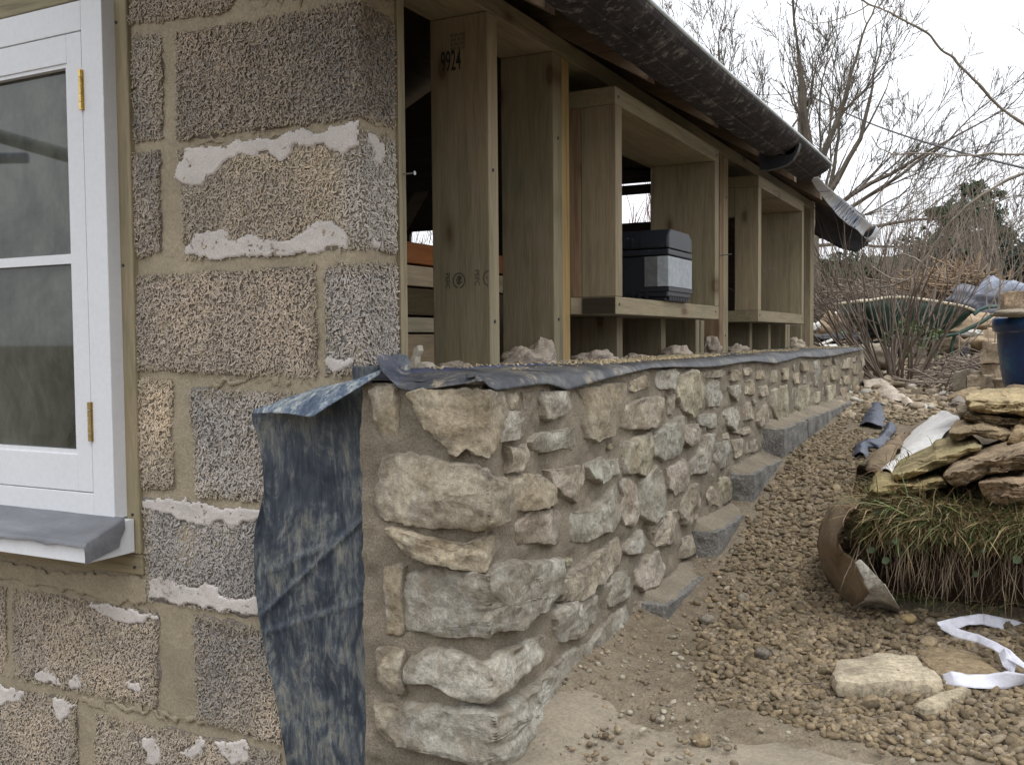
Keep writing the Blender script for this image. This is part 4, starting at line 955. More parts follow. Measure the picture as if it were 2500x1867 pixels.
f = pxgrid([(955,870),(972,862),(992,867),(1000,882)], [(950,902),(965,905),(985,912),(1001,918)], 1.505, 1.50, seed=9, c=(3, 3.2, 3.3), amp=.002).build('turned_up_edge', M_ledge, lm, smooth=True)

# sawdust and crumbs on the ledge
def crumbs(name, pts, smin, smax, mat, colr, label=None, cat=None, seed=0, parent=None, flat=.4):
    rs = np.random.RandomState(seed); n = len(pts); a = Acc()
    co = np.array([(-1, -1, -1), (1, -1, -1), (1, 1, -1), (-1, 1, -1), (-1, -1, 1), (1, -1, 1), (1, 1, 1), (-1, 1, 1)], float)
    sc = rs.uniform(smin, smax, (n, 1)) * np.array([[1, .6, flat * .6]]) * rs.uniform(.6, 1.3, (n, 3)); th = rs.uniform(0, 6.28, n); ti = rs.normal(0, .4, n)
    Vl = co[None] * sc[:, None] * rs.uniform(.7, 1.2, (n, 8, 1))
    c_, s_ = np.cos(th)[:, None], np.sin(th)[:, None]; ct, st = np.cos(ti)[:, None], np.sin(ti)[:, None]
    x, y, z = Vl[..., 0], Vl[..., 1], Vl[..., 2]; x, z = x * ct - z * st, x * st + z * ct
    W = np.stack([x * c_ - y * s_, x * s_ + y * c_, z], -1) + np.asarray(pts)[:, None]
    Fb = np.array([(0, 3, 2, 1), (4, 5, 6, 7), (0, 1, 5, 4), (1, 2, 6, 5), (2, 3, 7, 6), (3, 0, 4, 7)])
    F = (np.arange(n)[:, None, None] * 8 + Fb[None]).reshape(-1, 4)
    C = np.repeat(np.array(colr)[None] * rs.uniform(.7, 1.25, (n, 1)), 8, 0)
    a.add(W.reshape(-1, 3), F, C); o = a.build(name, mat, parent); tag(o, label, cat, kind='stuff'); return o
M_crumb = m_vary('crumb', (1, 1, 1), .1, 30, .0003, 90, .9, use_attr=True)
pts = []
rs = np.random.RandomState(3)
while len(pts) < 3200:
    y = 1.55 + rs.rand() * 4.2; x = -1.0 + rs.rand() * .21
    dens = float(vn(np.array([[x * 9, y * 3, 0]]), 1, 5)[0]) * .5 + (.75 if 2.0 < y < 3.0 and x > -.93 else .0) + .15
    if rs.rand() < dens: pts.append((x, y, .696 + rs.rand() * .003))
crumbs('sawdust', pts, .0012, .0042, M_crumb, (.46, .37, .235), 'pale sawdust and wood shavings scattered on the black ledge sheet', 'sawdust', 4)

# soft lumps
def lump(name, c, r, seed, mat, label, cat, group=None, amp=.25, n=28, parent=None, smooth=True, color=(1, 1, 1), freq=1.4):
    th, ph = np.meshgrid(np.linspace(0, 2 * math.pi, n, endpoint=False), np.linspace(0.02, math.pi - .02, n // 2))
    D = np.stack([np.cos(th) * np.sin(ph), np.sin(th) * np.sin(ph), np.cos(ph)], -1)
    k = 1 + amp * fbm(D + seed, freq, 5, seed); G = np.asarray(c) + D * k[..., None] * np.asarray(r)
    o = Acc().grid(G[::-1], wrap=True, c=color).build(name, mat, parent, smooth=smooth)
    return tag(o, label, cat, group) if label else o
t = NT('insulation_wool'); n1 = t.noise(40, 6, rough=.8, dist=2); n2 = t.noise(260, 3)
t.bump(t.math('ADD', n1, n2), .006); M_wool = t.done(t.ramp(n1, [(.3, (.44, .36, .28)), (.7, (.64, .55, .45))]), 1.0, .05)
G_ins = 'tufts of insulation wool at the foot of the stud wall'
for i, (px, py, dep, rx, rz, lab) in enumerate((
    (1290, 885, 2.32, .062, .040, 'large pinkish insulation tuft between the first and second stud'),
    (1325, 862, 2.40, .030, .032, 'upright wisp of insulation wool beside the second stud'),
    (1450, 885, 2.62, .060, .034, 'insulation wool roll under the nearer window box sill'),
    (1555, 878, 2.90, .045, .018, 'low insulation tuft between the two short studs under the nearer box'),
    (1652, 866, 3.15, .045, .030, 'insulation tuft behind the short stud left of the broad post'),
    (1738, 850, 3.75, .032, .042, 'orange pink wool tuft beside the post between the window boxes'),
    (1800, 856, 3.95, .040, .026, 'insulation tuft right of the post between the window boxes'),
    (1944, 842, 5.0, .040, .036, 'farthest insulation tuft under the farther window box'),
    (1105, 900, 2.15, .045, .016, 'thin wisp of insulation wool at the foot of the first stud'))):
    p = atd(px, py, dep); lump('insulation_tuft', p, (rx, rx * .9, rz * .95), 20 + i, M_wool, lab, 'insulation', G_ins, amp=.30, n=44, freq=2.2)
M_plas = m_vary('plaster_lump', (.46, .41, .33), .1, 20, .001, 90, .9)
p = atd(1010, 868, 1.95); o = Acc().prism([atd(x, y, 1.95) for x, y in [(1000,905),(996,888),(1006,868),(1010,850),(1019,842),(1022,856),(1014,870),(1012,905)]], (0, .02, 0)).build('plaster_sliver', M_plas); bevel(o, .004); tag(o, 'cream sliver of set mortar standing up at the left end of the ledge', 'plaster')
o = Acc().prism([atd(x, y, 1.93) for x, y in [(1015,905),(1016,890),(1024,882),(1040,886),(1049,896),(1047,910),(1030,912)]], (0, .03, 0)).build('plaster_chunk', M_plas); bevel(o, .004); tag(o, 'squat cream chunk of mortar lying on the ledge sheet beside the taller sliver', 'plaster')

# screw heads on the narrow faces of the studs
for y, z in ((1.902, .79), (1.90, 1.12), (2.24, .80), (2.243, 1.25), (3.44, 1.05), (3.82, .76), (3.83, 1.30), (5.65, .9)):
    Acc().tube([(XO - .001, y, z), (XO + .0012, y, z)], .0042, 10).build('screw_head', M_grey, frame)
for y, z in ((2.41, .84), (3.33, .84), (3.98, .84), (4.86, .84), (2.41, 1.376), (3.34, 1.376)):
    Acc().tube([(BO - .001, y, z), (BO + .0012, y, z)], .0038, 10).build('screw_head', M_grey, frame)
# ------------------------------------------------------------ gravel in the trench
def ico(sub):
    p = (1 + 5 ** .5) / 2; V = [(-1, p, 0), (1, p, 0), (-1, -p, 0), (1, -p, 0), (0, -1, p), (0, 1, p), (0, -1, -p), (0, 1, -p), (p, 0, -1), (p, 0, 1), (-p, 0, -1), (-p, 0, 1)]
    F = [(0, 11, 5), (0, 5, 1), (0, 1, 7), (0, 7, 10), (0, 10, 11), (1, 5, 9), (5, 11, 4), (11, 10, 2), (10, 7, 6), (7, 1, 8), (3, 9, 4), (3, 4, 2), (3, 2, 6), (3, 6, 8), (3, 8, 9), (4, 9, 5), (2, 4, 11), (6, 2, 10), (8, 6, 7), (9, 8, 1)]
    V = [np.array(v, float) / np.linalg.norm(v) for v in V]
    for _ in range(sub):
        c = {}; F2 = []
        def m(a, b):
            k = (min(a, b), max(a, b))
            if k not in c: q = V[a] + V[b]; V.append(q / np.linalg.norm(q)); c[k] = len(V) - 1
            return c[k]
        for a, b, d in F: x, y, z = m(a, b), m(b, d), m(d, a); F2 += [(a, x, z), (b, y, x), (d, z, y), (x, y, z)]
        F = F2
    return np.array(V), np.array(F)
IV, IF = ico(1)
def pebbles(name, P, size, mat, colors, label, seed, flat=(.42, .7)):
    rs = np.random.RandomState(seed); n = len(P); var = [IV * (1 + .16 * vn(IV * 1.7 + k * 5, 1, k)[:, None]) for k in range(8)]
    pick = rs.randint(0, 8, n); B = np.array(var)[pick]
    sc = size[:, None] * np.stack([rs.uniform(.9, 1.45, n), rs.uniform(.7, 1.05, n), rs.uniform(*flat, n)], -1)
    W = B * sc[:, None]; a, b, g = rs.uniform(0, 6.28, n), rs.normal(0, .38, n), rs.normal(0, .38, n)
    x, y, z = W[..., 0], W[..., 1], W[..., 2]
    cb, sb = np.cos(b)[:, None], np.sin(b)[:, None]; x, z = x * cb + z * sb, -x * sb + z * cb
    cg, sg = np.cos(g)[:, None], np.sin(g)[:, None]; y, z = y * cg - z * sg, y * sg + z * cg
    ca, sa_ = np.cos(a)[:, None], np.sin(a)[:, None]; x, y = x * ca - y * sa_, x * sa_ + y * ca
    V = np.stack([x, y, z], -1) + P[:, None]
    F = (np.arange(n)[:, None, None] * len(IV) + IF[None]).reshape(-1, 3)
    C = np.array(colors)[rs.randint(0, len(colors), n)] * rs.uniform(.62, 1.12, (n, 1))
    a = Acc(); a.add(V.reshape(-1, 3), F, np.repeat(C, len(IV), 0))
    return tag(a.build(name, mat, smooth=True), label, 'gravel', kind='stuff')
M_peb = m_vary('pebble', (1, 1, 1), .3, 20, .0015, 160, .9, use_attr=True, fine=.3)
def ong(px, py, dz=.006):
    d = ray(px, py); t_ = 1.2
    while t_ < 40:
        p = EYE + d * t_
        if p[2] < gz(p[0], p[1]) + dz: break
        t_ += .01 + t_ * .004
    return EYE + d * t_
rs = np.random.RandomState(2); pts = []; sz = []
N = 40000
X = rs.uniform(-.76, .32, N); Y = 1.62 + (rs.rand(N) ** 1.3) * 4.4
dn = vn(np.stack([X, Y, X * 0], -1), 2.2, 12) * .5 + vn(np.stack([X, Y, X * 0], -1), 7, 13) * .3
keep = np.ones(N, bool)
keep &= ~((Y < 1.75 + .03 * np.sin(X * 9)))
keep &= ~((Y > 2.36) & (X > -.33 + .03 * np.sin(Y * 7)))
wallx = np.interp(Y, [1.6, 1.9, 2.12, 2.5, 3.0, 4], [-.50, -.58, -.66, -.695, -.70, -.70])
keep &= X > wallx + rs.uniform(0, .05, N)
keep &= ~((dn < -.40) & (Y > 3.2)); keep &= ~((Y > 3.9) & (rs.rand(N) < .25 + .5 * (dn < .1)))
keep &= ~((X < wallx + .10) & (Y < 2.5) & (rs.rand(N) < .45))
X, Y = X[keep], Y[keep]; Z = ground_z(X, Y); s = rs.uniform(.0050, .0100, len(X)) * np.where(rs.rand(len(X)) < .05, 1.5, 1)
print('pebbles', len(X))
pebbles('gravel', np.stack([X, Y, Z + s * rs.uniform(-.1, .55, len(X))], -1), s, M_peb, [(.235, .18, .112), (.21, .16, .10), (.265, .205, .13), (.18, .138, .088), (.25, .20, .14)], 'brown pea gravel filling the trench between the stone wall and the turf bank', 3)
# crumbly spoil against the wall and on the slab edge
N = 5200; X = rs.uniform(-.80, .3, N); Y = 1.45 + rs.rand(N) * 1.3
k = (X < np.interp(Y, [1.4, 1.75, 2.1, 2.6], [-.35, -.45, -.55, -.66])) & (rs.rand(N) < .8) | ((Y < 1.85) & (Y > 1.68) & (rs.rand(N) < .35))
X, Y = X[k], Y[k]; Z = np.maximum(ground_z(X, Y), np.where(Y < 1.72, .06, 0)); s = .0012 + rs.rand(len(X)) ** 3 * .006
pebbles('spoil', np.stack([X, Y, Z + s * .3], -1), s, M_peb, [(.25, .195, .135), (.22, .165, .11), (.36, .32, .25), (.30, .24, .16)], 'crumbs of mortar and soil spilt at the foot of the stone wall', 5, flat=(.6, .9))
# pale gravel further up, by the shrub
N = 3800; X = rs.uniform(-.75, .6, N); Y = rs.uniform(4.4, 7.4, N); Z = ground_z(X, Y); s = rs.uniform(.008, .019, N)
pebbles('gravel', np.stack([X, Y, Z + s * .2], -1), s, M_peb, [(.34, .27, .18), (.40, .33, .24), (.28, .22, .15)], 'paler loose stones scattered round the foot of the shrub', 6)

# ------------------------------------------------------------ rocks traced on their own distance
M_rock = m_vary('golden_stone', (.78, .74, .72), .5, 11, .005, 110, .93, use_attr=True, fine=.42)
nt = M_rock.node_tree
def slab(poly, dep, thick, seed, color, name, label, cat, group=None, split=.42, mat=None, mossy=False, rag=.03, tilt=0.0):
    N = 110; P = resample(poly, N); x, y = P[:, 0], P[:, 1]; x2, y2 = np.roll(x, -1), np.roll(y, -1); cr = x * y2 - x2 * y; A = cr.sum() / 2
    c = np.array([((x + x2) * cr).sum(), ((y + y2) * cr).sum()]) / (6 * A)
    if A > 0: P = P[::-1]
    an = np.linspace(0, 6.28, N, endpoint=False); P = c + (P - c) * (1 + rag * fbm(np.stack([np.cos(an), np.sin(an), an * 0 + seed], -1), 3, 4, seed))[:, None]
    ymin, ymax = P[:, 1].min(), P[:, 1].max(); fw = RM @ np.array((0, 0, -1.)); fw[2] = 0; fw /= np.linalg.norm(fw)
    # local lower and upper outline at each x, so that the arris follows the shape
    xs = np.linspace(P[:, 0].min(), P[:, 0].max(), 40)
    def edge(sgn):
        out = []
        for q in xs:
            ys = []
            for i in range(N):
                a_, b_ = P[i], P[(i + 1) % N]
                if (a_[0] - q) * (b_[0] - q) <= 0 and a_[0] != b_[0]: ys.append(a_[1] + (b_[1] - a_[1]) * (q - a_[0]) / (b_[0] - a_[0]))
            out.append((max(ys) if sgn > 0 else min(ys)) if ys else P[:, 1].mean())
        return np.array(out)
    up_, lo_ = edge(-1), edge(1)
    G = []
    rs_ = [.0, .1, .2, .3, .4, .5, .58, .66, .73, .8, .86, .91, .95, .98, 1.0]
    for r in rs_[1:]:
        q = c + (P - c) * r; u_ = np.interp(q[:, 0], xs, up_); l_ = np.interp(q[:, 0], xs, lo_); rel = np.clip((q[:, 1] - u_) / np.maximum(l_ - u_, 2), 0, 1)
        w = np.where(rel < split, (1 - rel / split) * .9, .06 * (rel - split) / (1 - split)) + .12 * r ** 8
        nzz = fbm(np.column_stack([q / 14., np.full(N, seed)]), .55, 4, seed) + 1.3 * fbm(np.column_stack([q[:, 0] / 90., q[:, 1] / 9., np.full(N, seed)]), 1, 3, seed + 2) + 1.4 * np.round(1.5 * vn(np.column_stack([q[:, 0] / 45., q[:, 1] / 16., np.full(N, seed + 4.)]), 1, seed + 5))
        G.append([EYE + ray(px, py) * (dep + tilt * (px - c[0]) / 100. + thick * ww + .0055 * z_ * thick / .15) for (px, py), ww, z_ in zip(q, w, nzz)])
    G = np.array(G); cd = ray(c[0], c[1]) * 1.0; cd[2] = 0; back = [(G[-1] - G[-1].mean(0)) * .99 + G[-1].mean(0) + cd * thick * .35, (G[-1] - G[-1].mean(0)) * .94 + G[-1].mean(0) + cd * thick * .8, (G[-1] - G[-1].mean(0)) * .78 + G[-1].mean(0) + cd * thick * 1.05]
    G = np.concatenate([G, np.array(back)])
    G = G + np.stack([fbm(G, 42, 3, seed + 3), fbm(G, 42, 3, seed + 4), fbm(G, 42, 3, seed + 5)], -1) * .0030
    color = tuple(q * k_ for q, k_ in zip(color, (.80, .80, .86))); C = np.tile(np.array(color, float), G.shape[:2] + (1,))
    if mossy:
        m = sstep(-.1, .5, fbm(G, 18, 3, 9))[..., None] * .6; m = m * .7; C = C * (1 - m) + np.array((.19, .175, .085)) * m
    a = Acc().grid(G, c=C, wrap=True); n = len(G)
    for row, o in ((0, 0), (n - 1, (n - 1) * N)):
        cc = G[row].mean(0); a.V.append(cc[None]); a.C.append(np.array([color], float)); ci = a.n; a.n += 1
        a.F.append(np.array([((o + q), (o + (q + 1) % N), ci, ci) if row else ((o + (q + 1) % N), (o + q), ci, ci) for q in range(N)]))
    a.sharp = 30; return tag(a.build(name, mat or M_rock, smooth='sharp'), label, cat, group)
def z6(pts): return [(2050 + x / 3.671, 850 + y / 3.671) for x, y in pts]
def z5(pts): return [(1700 + x / 2.476, 1200 + y / 2.476) for x, y in pts]
GS = 'flat golden stones stacked on the turf bank'
slab(z6([(960,450),(1010,420),(1100,385),(1180,360),(1260,360),(1250,400),(1180,450),(1100,470),(980,480)]), 3.0, .14, 1, (.36,.27,.15), 'stone_slab', 'thin brown slab at the back left of the stone stack in front of the chunk', 'stone', GS)
slab(z6([(985,505),(1010,460),(1055,430),(1110,450),(1140,480),(1130,530),(1060,525),(1000,520)]), 2.85, .10, 2, (.30,.255,.195), 'stone_slab', 'small grey brown stone left of the pale top slab', 'stone', GS)
slab(z6([(1045,540),(1080,515),(1140,505),(1170,560),(1160,650),(1100,660),(1080,650),(1060,600)]), 2.62, .12, 14, (.31,.24,.15), 'stone_slab', 'narrow upright stone wedged left below the pale top slab', 'stone', GS)
slab(z6([(1460,400),(1470,360),(1560,330),(1660,340),(1760,340),(1760,430),(1600,430)]), 2.95, .14, 15, (.30,.22,.13), 'stone_slab', 'brown stone behind the pale top slab under the blue pot', 'stone', GS)
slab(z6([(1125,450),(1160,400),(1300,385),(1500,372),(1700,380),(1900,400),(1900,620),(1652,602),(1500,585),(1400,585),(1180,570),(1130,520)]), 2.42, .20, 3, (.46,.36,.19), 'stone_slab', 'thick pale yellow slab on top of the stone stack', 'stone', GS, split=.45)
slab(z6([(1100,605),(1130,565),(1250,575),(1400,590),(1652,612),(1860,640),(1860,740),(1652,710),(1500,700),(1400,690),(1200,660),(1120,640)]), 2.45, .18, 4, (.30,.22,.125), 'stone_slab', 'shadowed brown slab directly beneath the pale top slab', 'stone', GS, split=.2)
slab(z6([(972,750),(985,700),(1100,662),(1180,668),(1280,650),(1400,668),(1480,700),(1555,722),(1530,790),(1490,835),(1400,815),(1320,805),(1230,770),(1150,790),(1050,830),(1000,800)]), 2.34, .17, 5, (.35,.265,.15), 'stone_slab', 'brown slab with a notched lower edge in the middle of the stack', 'stone', GS, split=.5)
slab(z6([(1490,860),(1520,770),(1560,720),(1610,692),(1680,705),(1780,760),(1780,850),(1652,845),(1540,870)]), 2.25, .13, 6, (.38,.28,.15), 'stone_slab', 'small pointed golden stone at the right of the stack', 'stone', GS, split=.35)
slab(z6([(468,1110),(490,1080),(560,1050),(700,990),(800,935),(860,872),(1000,850),(1200,810),(1290,870),(1270,910),(1180,940),(1050,1000),(900,1070),(760,1120),(640,1160),(510,1185),(475,1160)]), 2.24, .18, 7, (.345,.275,.135), 'stone_slab', 'long mossy slab tilted up to the right over the lowest slab', 'stone', GS, split=.55, mossy=True, tilt=.02)
slab(z6([(238,1300),(260,1250),(310,1170),(400,1150),(520,1170),(700,1160),(880,1120),(960,1150),(975,1225),(900,1262),(760,1290),(640,1320),(560,1305),(500,1290),(430,1320),(330,1345),(250,1335)]), 2.17, .19, 8, (.355,.275,.125), 'stone_slab', 'lowest mossy slab at the left foot of the stack on the grass', 'stone', GS, split=.45, mossy=True)
slab(z6([(903,1140),(940,1090),(1010,1040),(1130,990),(1250,945),(1400,900),(1652,825),(1850,780),(1850,1060),(1652,1085),(1450,1110),(1300,1130),(1180,1200),(1100,1232),(1030,1240),(980,1232),(930,1180)]), 2.08, .20, 9, (.33,.245,.145), 'stone_slab', 'large brown slab with a pointed left end leaning across the front of the stack', 'stone', GS, split=.4)
slab(z6([(1238,1190),(1260,1165),(1330,1135),(1500,1115),(1652,1100),(1880,1090),(1880,1370),(1652,1390),(1500,1402),(1400,1395),(1330,1380),(1280,1300),(1245,1240)]), 2.03, .20, 10, (.325,.235,.14), 'stone_slab', 'big blocky brown stone at the lower right of the stack on the grass', 'stone', GS, split=.25)
# flat stones lying on the gravel
def flat(poly, ztop, thick, seed, color, label, name='flat_stone', tiltx=0.0):
    N = 64; P = resample(poly, N); T = np.array([on(x, y, 'z', ztop) for x, y in P]); c = T.mean(0)
    ar = sum(np.cross((T[i] - c)[:2], (T[(i + 1) % N] - c)[:2]) for i in range(N))
    if ar < 0: T = T[::-1]
    an = np.linspace(0, 6.28, N, endpoint=False); T = c + (T - c) * (1 + .035 * fbm(np.stack([np.cos(an), np.sin(an), an * 0 + seed], -1), 3, 4, seed))[:, None]
    G = [c + (T - c) * r + np.array((0, 0, dz)) for r, dz in ((.2, .003), (.45, .003), (.7, .002), (.88, .0), (.97, -.003), (1.0, -.010), (1.015, -thick * .6), (.97, -thick), (.6, -thick))]
    G = np.array(G); G[..., 2] += (G[..., 0] - c[0]) * tiltx + fbm(G, 30, 4, seed) * .003; G[..., :2] += np.stack([fbm(G, 35, 3, seed + 1), fbm(G, 35, 3, seed + 2)], -1) * .0025
    a = Acc().grid(G[::-1], wrap=True, c=color); cc = G[0].mean(0); a.V.append(cc[None]); a.C.append(np.array([color], float)); ci = a.n; a.n += 1
    o = (len(G) - 1) * N; a.F.append(np.array([(o + q, o + (q + 1) % N, ci, ci) for q in range(N)]))
    return tag(a.build(name, M_rock, smooth='sharp'), label, 'stone')
flat(z5([(820,1085),(850,1010),(990,1000),(1000,985),(1100,965),(1330,975),(1380,1040),(1490,1120),(1480,1135),(1240,1130),(1000,1150),(850,1130)]), .113, .032, 41, (.47,.40,.29), 'pale flat stone with a thick front edge lying on the gravel')
flat(z5([(1310,900),(1400,885),(1640,930),(1820,1060),(1850,1085),(1640,1100),(1500,1105),(1370,1020)]), .102, .022, 42, (.31,.235,.145), 'brown flat stone half behind the pale one beside the white tape')
flat(z5([(1325,1270),(1480,1200),(1620,1168),(1672,1190),(1500,1280),(1375,1305)]), .094, .018, 43, (.39,.33,.23), 'narrow buff stone sliver in front of the pale flat stone', tiltx=.05)
for i, (x, y, s, c, lab) in enumerate(((30, 1385, 15, (.34,.26,.16), 'small angular brown stone at the edge of the concrete slab'), (400, 1000, 14, (.25,.22,.18), 'small grey stone sunk in the gravel'), (280, 650, 15, (.33,.29,.22), 'smooth buff cobble near the lowest footing block'), (60, 735, 14, (.29,.25,.2), 'rounded grey cobble against the lowest footing block'), (1285, 775, 14, (.37,.28,.15), 'yellow cobble beside the dark bank'))):
    p = on(1700 + x / 2.476, 1200 + y / 2.476, 'z', .09 if i in (0, 1) else .13 if i < 4 else .125); lump('small_stone', (p[0], p[1], gz(p[0], p[1]) + .012), (.017, .014, .012), 60 + i, M_rock, lab, 'stone', 'odd stones on the gravel', amp=.22, n=24, color=c)

# ------------------------------------------------------------ fabrics, tape and scraps
def sheet(name, A3, B3, mat, label, cat, n=40, m=16, amp=.006, f=8, seed=0, bulge=0.0, col_=(1, 1, 1), thick=.0015, group=None, parent=None):
    def rp(Q):
        Q = np.array(Q, float); d = np.r_[0, np.cumsum(np.linalg.norm(np.diff(Q, axis=0), axis=1))]; s = np.linspace(0, d[-1], n); return np.stack([np.interp(s, d, Q[:, i]) for i in range(3)], 1)
    A_, B_ = rp(A3), rp(B3); T = np.linspace(0, 1, m)[:, None, None]; G = A_[None] * (1 - T) + B_[None] * T
    G[..., 2] += np.sin(T[..., 0] * math.pi) * bulge; w = fbm(G, f, 4, seed); G[..., 2] += w * amp; G[..., 0] += fbm(G, f, 3, seed + 5) * amp * .6
    o = Acc().grid(G, c=col_).build(name, mat, parent, smooth=True); o.modifiers.new('thick', 'SOLIDIFY').thickness = thick
    if label: tag(o, label, cat, group)
    return o
M_geo = m_vary('geotextile_brown', (.235, .175, .115), .35, 9, .002, 160, .97); M_geow = m_vary('geotextile_pale', (.40, .37, .32), .6, 24, .002, 160, .97, fine=.5)
def onz(pts): return [on(1700 + x / 2.476, 1200 + y / 2.476, 'z', z) for x, y, z in pts]
sheet('geotextile', onz([(960,10,.36),(800,90,.32),(755,200,.27),(730,330,.22),(745,430,.185),(850,620,.135),(950,725,.112)]),
      onz([(1010,20,.38),(930,110,.385),(890,230,.36),(850,300,.31),(880,360,.27),(960,440,.25),(1060,600,.20)][:7]), M_geo, 'muddy brown geotextile lapping down the end of the turf bank onto the gravel', 'geotextile', seed=3, bulge=.0, amp=.012, f=11)
sheet('geotextile_strip', onz([(955,435,.255),(1000,520,.225),(1030,590,.20),(1010,660,.165),(960,728,.118)]), onz([(1020,450,.25),(1130,560,.215),(1190,640,.185),(1225,690,.16),(1235,745,.118)]), M_geow, 'pale speckled strip of geotextile folded at the foot of the bank', 'geotextile', seed=8, bulge=.012, amp=.006)
M_wsheet = m_vary('white_sheet', (.66, .64, .61), .14, 7, .002, 60, .7)
def on6(pts, dz=.022):
    return [ong(2050 + x / 3.671, 850 + y / 3.671, .010) for x, y, z in pts]
sheet('white_sheet', on6([(320,1170,.385),(450,980,.405),(600,800,.43),(720,690,.455),(810,622,.475)]), on6([(475,1150,.395),(560,1050,.41),(700,970,.425),(830,880,.44),(960,760,.46),(1085,650,.475),(1060,605,.485)]), M_wsheet, 'dirty white sheet running up the bank edge behind the stone stack', 'sheet', seed=12, bulge=.02, amp=.006, f=5)
sheet('brown_cloth', on6([(150,1120,.345),(260,1010,.36),(400,950,.385),(480,860,.41),(600,810,.43)]), on6([(330,1165,.375),(420,1060,.39),(500,960,.41),(580,880,.425),(640,800,.44)]), M_geo, 'brown folded cloth left of the dirty white sheet', 'cloth', seed=14, bulge=.03, amp=.018, f=9)
M_scrap = m_vary('black_sheet_scrap', (.045, .055, .085), .5, 25, .0015, 120, .4, spec=.5)
sheet('membrane_scrap', on6([(182,690,.43),(215,615,.45),(250,560,.475),(262,512,.50)]), on6([(385,720,.43),(400,620,.45),(405,585,.465),(375,508,.50)]), M_scrap, 'farther of two torn black membrane scraps on the gravel', 'membrane scrap', seed=21, bulge=.02, amp=.008, f=20)
sheet('membrane_scrap', on6([(118,975,.375),(120,900,.395),(150,862,.405),(230,865,.415),(290,850,.415),(370,800,.425),(400,715,.45)]), on6([(240,990,.375),(262,950,.385),(270,900,.40),(330,890,.40),(370,905,.40),(440,830,.42),(512,715,.45)]), M_scrap, 'nearer longer twisted black membrane scrap on the gravel', 'membrane scrap', seed=22, bulge=.02, amp=.008, f=22)
M_tape = m_vary('white_tape', (.62, .62, .69), .16, 30, .001, 90, .6, fine=.12)
def tape(pts_a, pts_b, seed, parent=None, nm='white_tape'):
    return sheet(nm, pts_a, pts_b, M_tape, None, None, n=60, m=7, amp=.003, f=14, seed=seed, thick=.0006, parent=parent)
def yy(pts, dep): return [atd(1700 + x / 2.476, 1200 + y / 2.476, d) for (x, y), d in zip(pts, [q * .955 for q in dep])]
tp_ = tape(yy([(1462,795),(1540,770),(1640,748),(1720,742),(1850,760),(1990,790),(2200,800)], [2.16,2.19,2.21,2.21,2.2,2.2,2.2]), yy([(1470,815),(1570,835),(1640,805),(1730,805),(1850,835),(1990,862),(2200,870)], [2.15,2.17,2.19,2.2,2.19,2.19,2.19]), 1)
tag(tp_, 'loop of white webbing tape trailing out of the foot of the bank', 'tape')
tape(yy([(1462,798),(1560,825),(1700,865),(1830,920),(1900,960),(1990,1040),(2200,1120)], [2.16,2.13,2.08,2.02,1.98,1.94,1.9]), yy([(1480,835),(1560,880),(1700,918),(1800,960),(1880,1010),(1990,1072),(2200,1160)], [2.15,2.12,2.07,2.01,1.97,1.93,1.89]), 2, tp_, 'tape_run')
def og5(pts, dz): return [ong(1700 + x / 2.476, 1200 + y / 2.476, d) for (x, y), d in zip(pts, dz)]
tape(og5([(1480,1105),(1540,1085),(1640,1110),(1760,1105),(1870,1080),(1990,1100),(2200,1120)], [.02,.035,.02,.03,.05,.04,.02]), og5([(1500,1170),(1570,1180),(1680,1190),(1780,1195),(1880,1195),(1990,1165),(2200,1180)], [.01,.012,.012,.012,.014,.012,.01]), 3, tp_, 'tape_run')
tape(yy([(1830,990),(1870,955),(1905,1000),(1940,1045)], [1.99,1.98,1.97,1.96]), yy([(1860,1060),(1900,1090),(1920,1110),(1925,1100)], [1.97,1.96,1.95,1.95]), 4, tp_, 'tape_run')
M_cloth = m_vary('muddy_white_cloth', (.50, .43, .35), .35, 10, .002, 80, .85)
sheet('muddy_cloth', on6([(215,285,.47),(300,290,.475),(380,270,.48),(450,330,.475),(560,420,.46),(680,520,.43)]), on6([(215,375,.45),(330,380,.45),(365,440,.44),(460,470,.435),(540,480,.43),(600,530,.42)]), M_cloth, 'crumpled muddy white cloth on the ground at the far end of the stone wall', 'cloth', seed=31, bulge=.02, amp=.015, f=9)

# ------------------------------------------------------------ grass and roots on the bank
def blades(rs, base, Ln, dirv, w, col_, a, droop=.75):
    """bent grass blades, three segments each"""
    n = len(base); up = np.array([0, 0, 1.]); P = [base]; d = dirv / np.linalg.norm(dirv, axis=1)[:, None]
    for k in range(4):
        P.append(P[-1] + d * (Ln / 4)[:, None]); d = d + np.array([0, 0, -1.])[None] * (.34 * droop) + rs.normal(0, .16, (n, 3)); d /= np.linalg.norm(d, axis=1)[:, None]
    P = np.stack(P, 1); side = np.cross(dirv, up); side = side / (np.linalg.norm(side, axis=1)[:, None] + 1e-9); side = side + rs.normal(0, .4, (n, 3)); 
    ww = np.array([1, .95, .8, .5, .1])[None, :, None] * w[:, None, None] * .5
    V = np.stack([P - side[:, None] * ww, P + side[:, None] * ww], 2).reshape(n, 10, 3)
    Fb = np.array([(2 * k, 2 * k + 1, 2 * k + 3, 2 * k + 2) for k in range(4)]); F = (np.arange(n)[:, None, None] * 10 + Fb[None]).reshape(-1, 4)
    a.add(V.reshape(-1, 3), F, np.repeat(col_, 10, 0))
M_leaf = NT('grass_blade'); M_leaf = M_leaf.done(M_leaf.attr(), .6, .3)
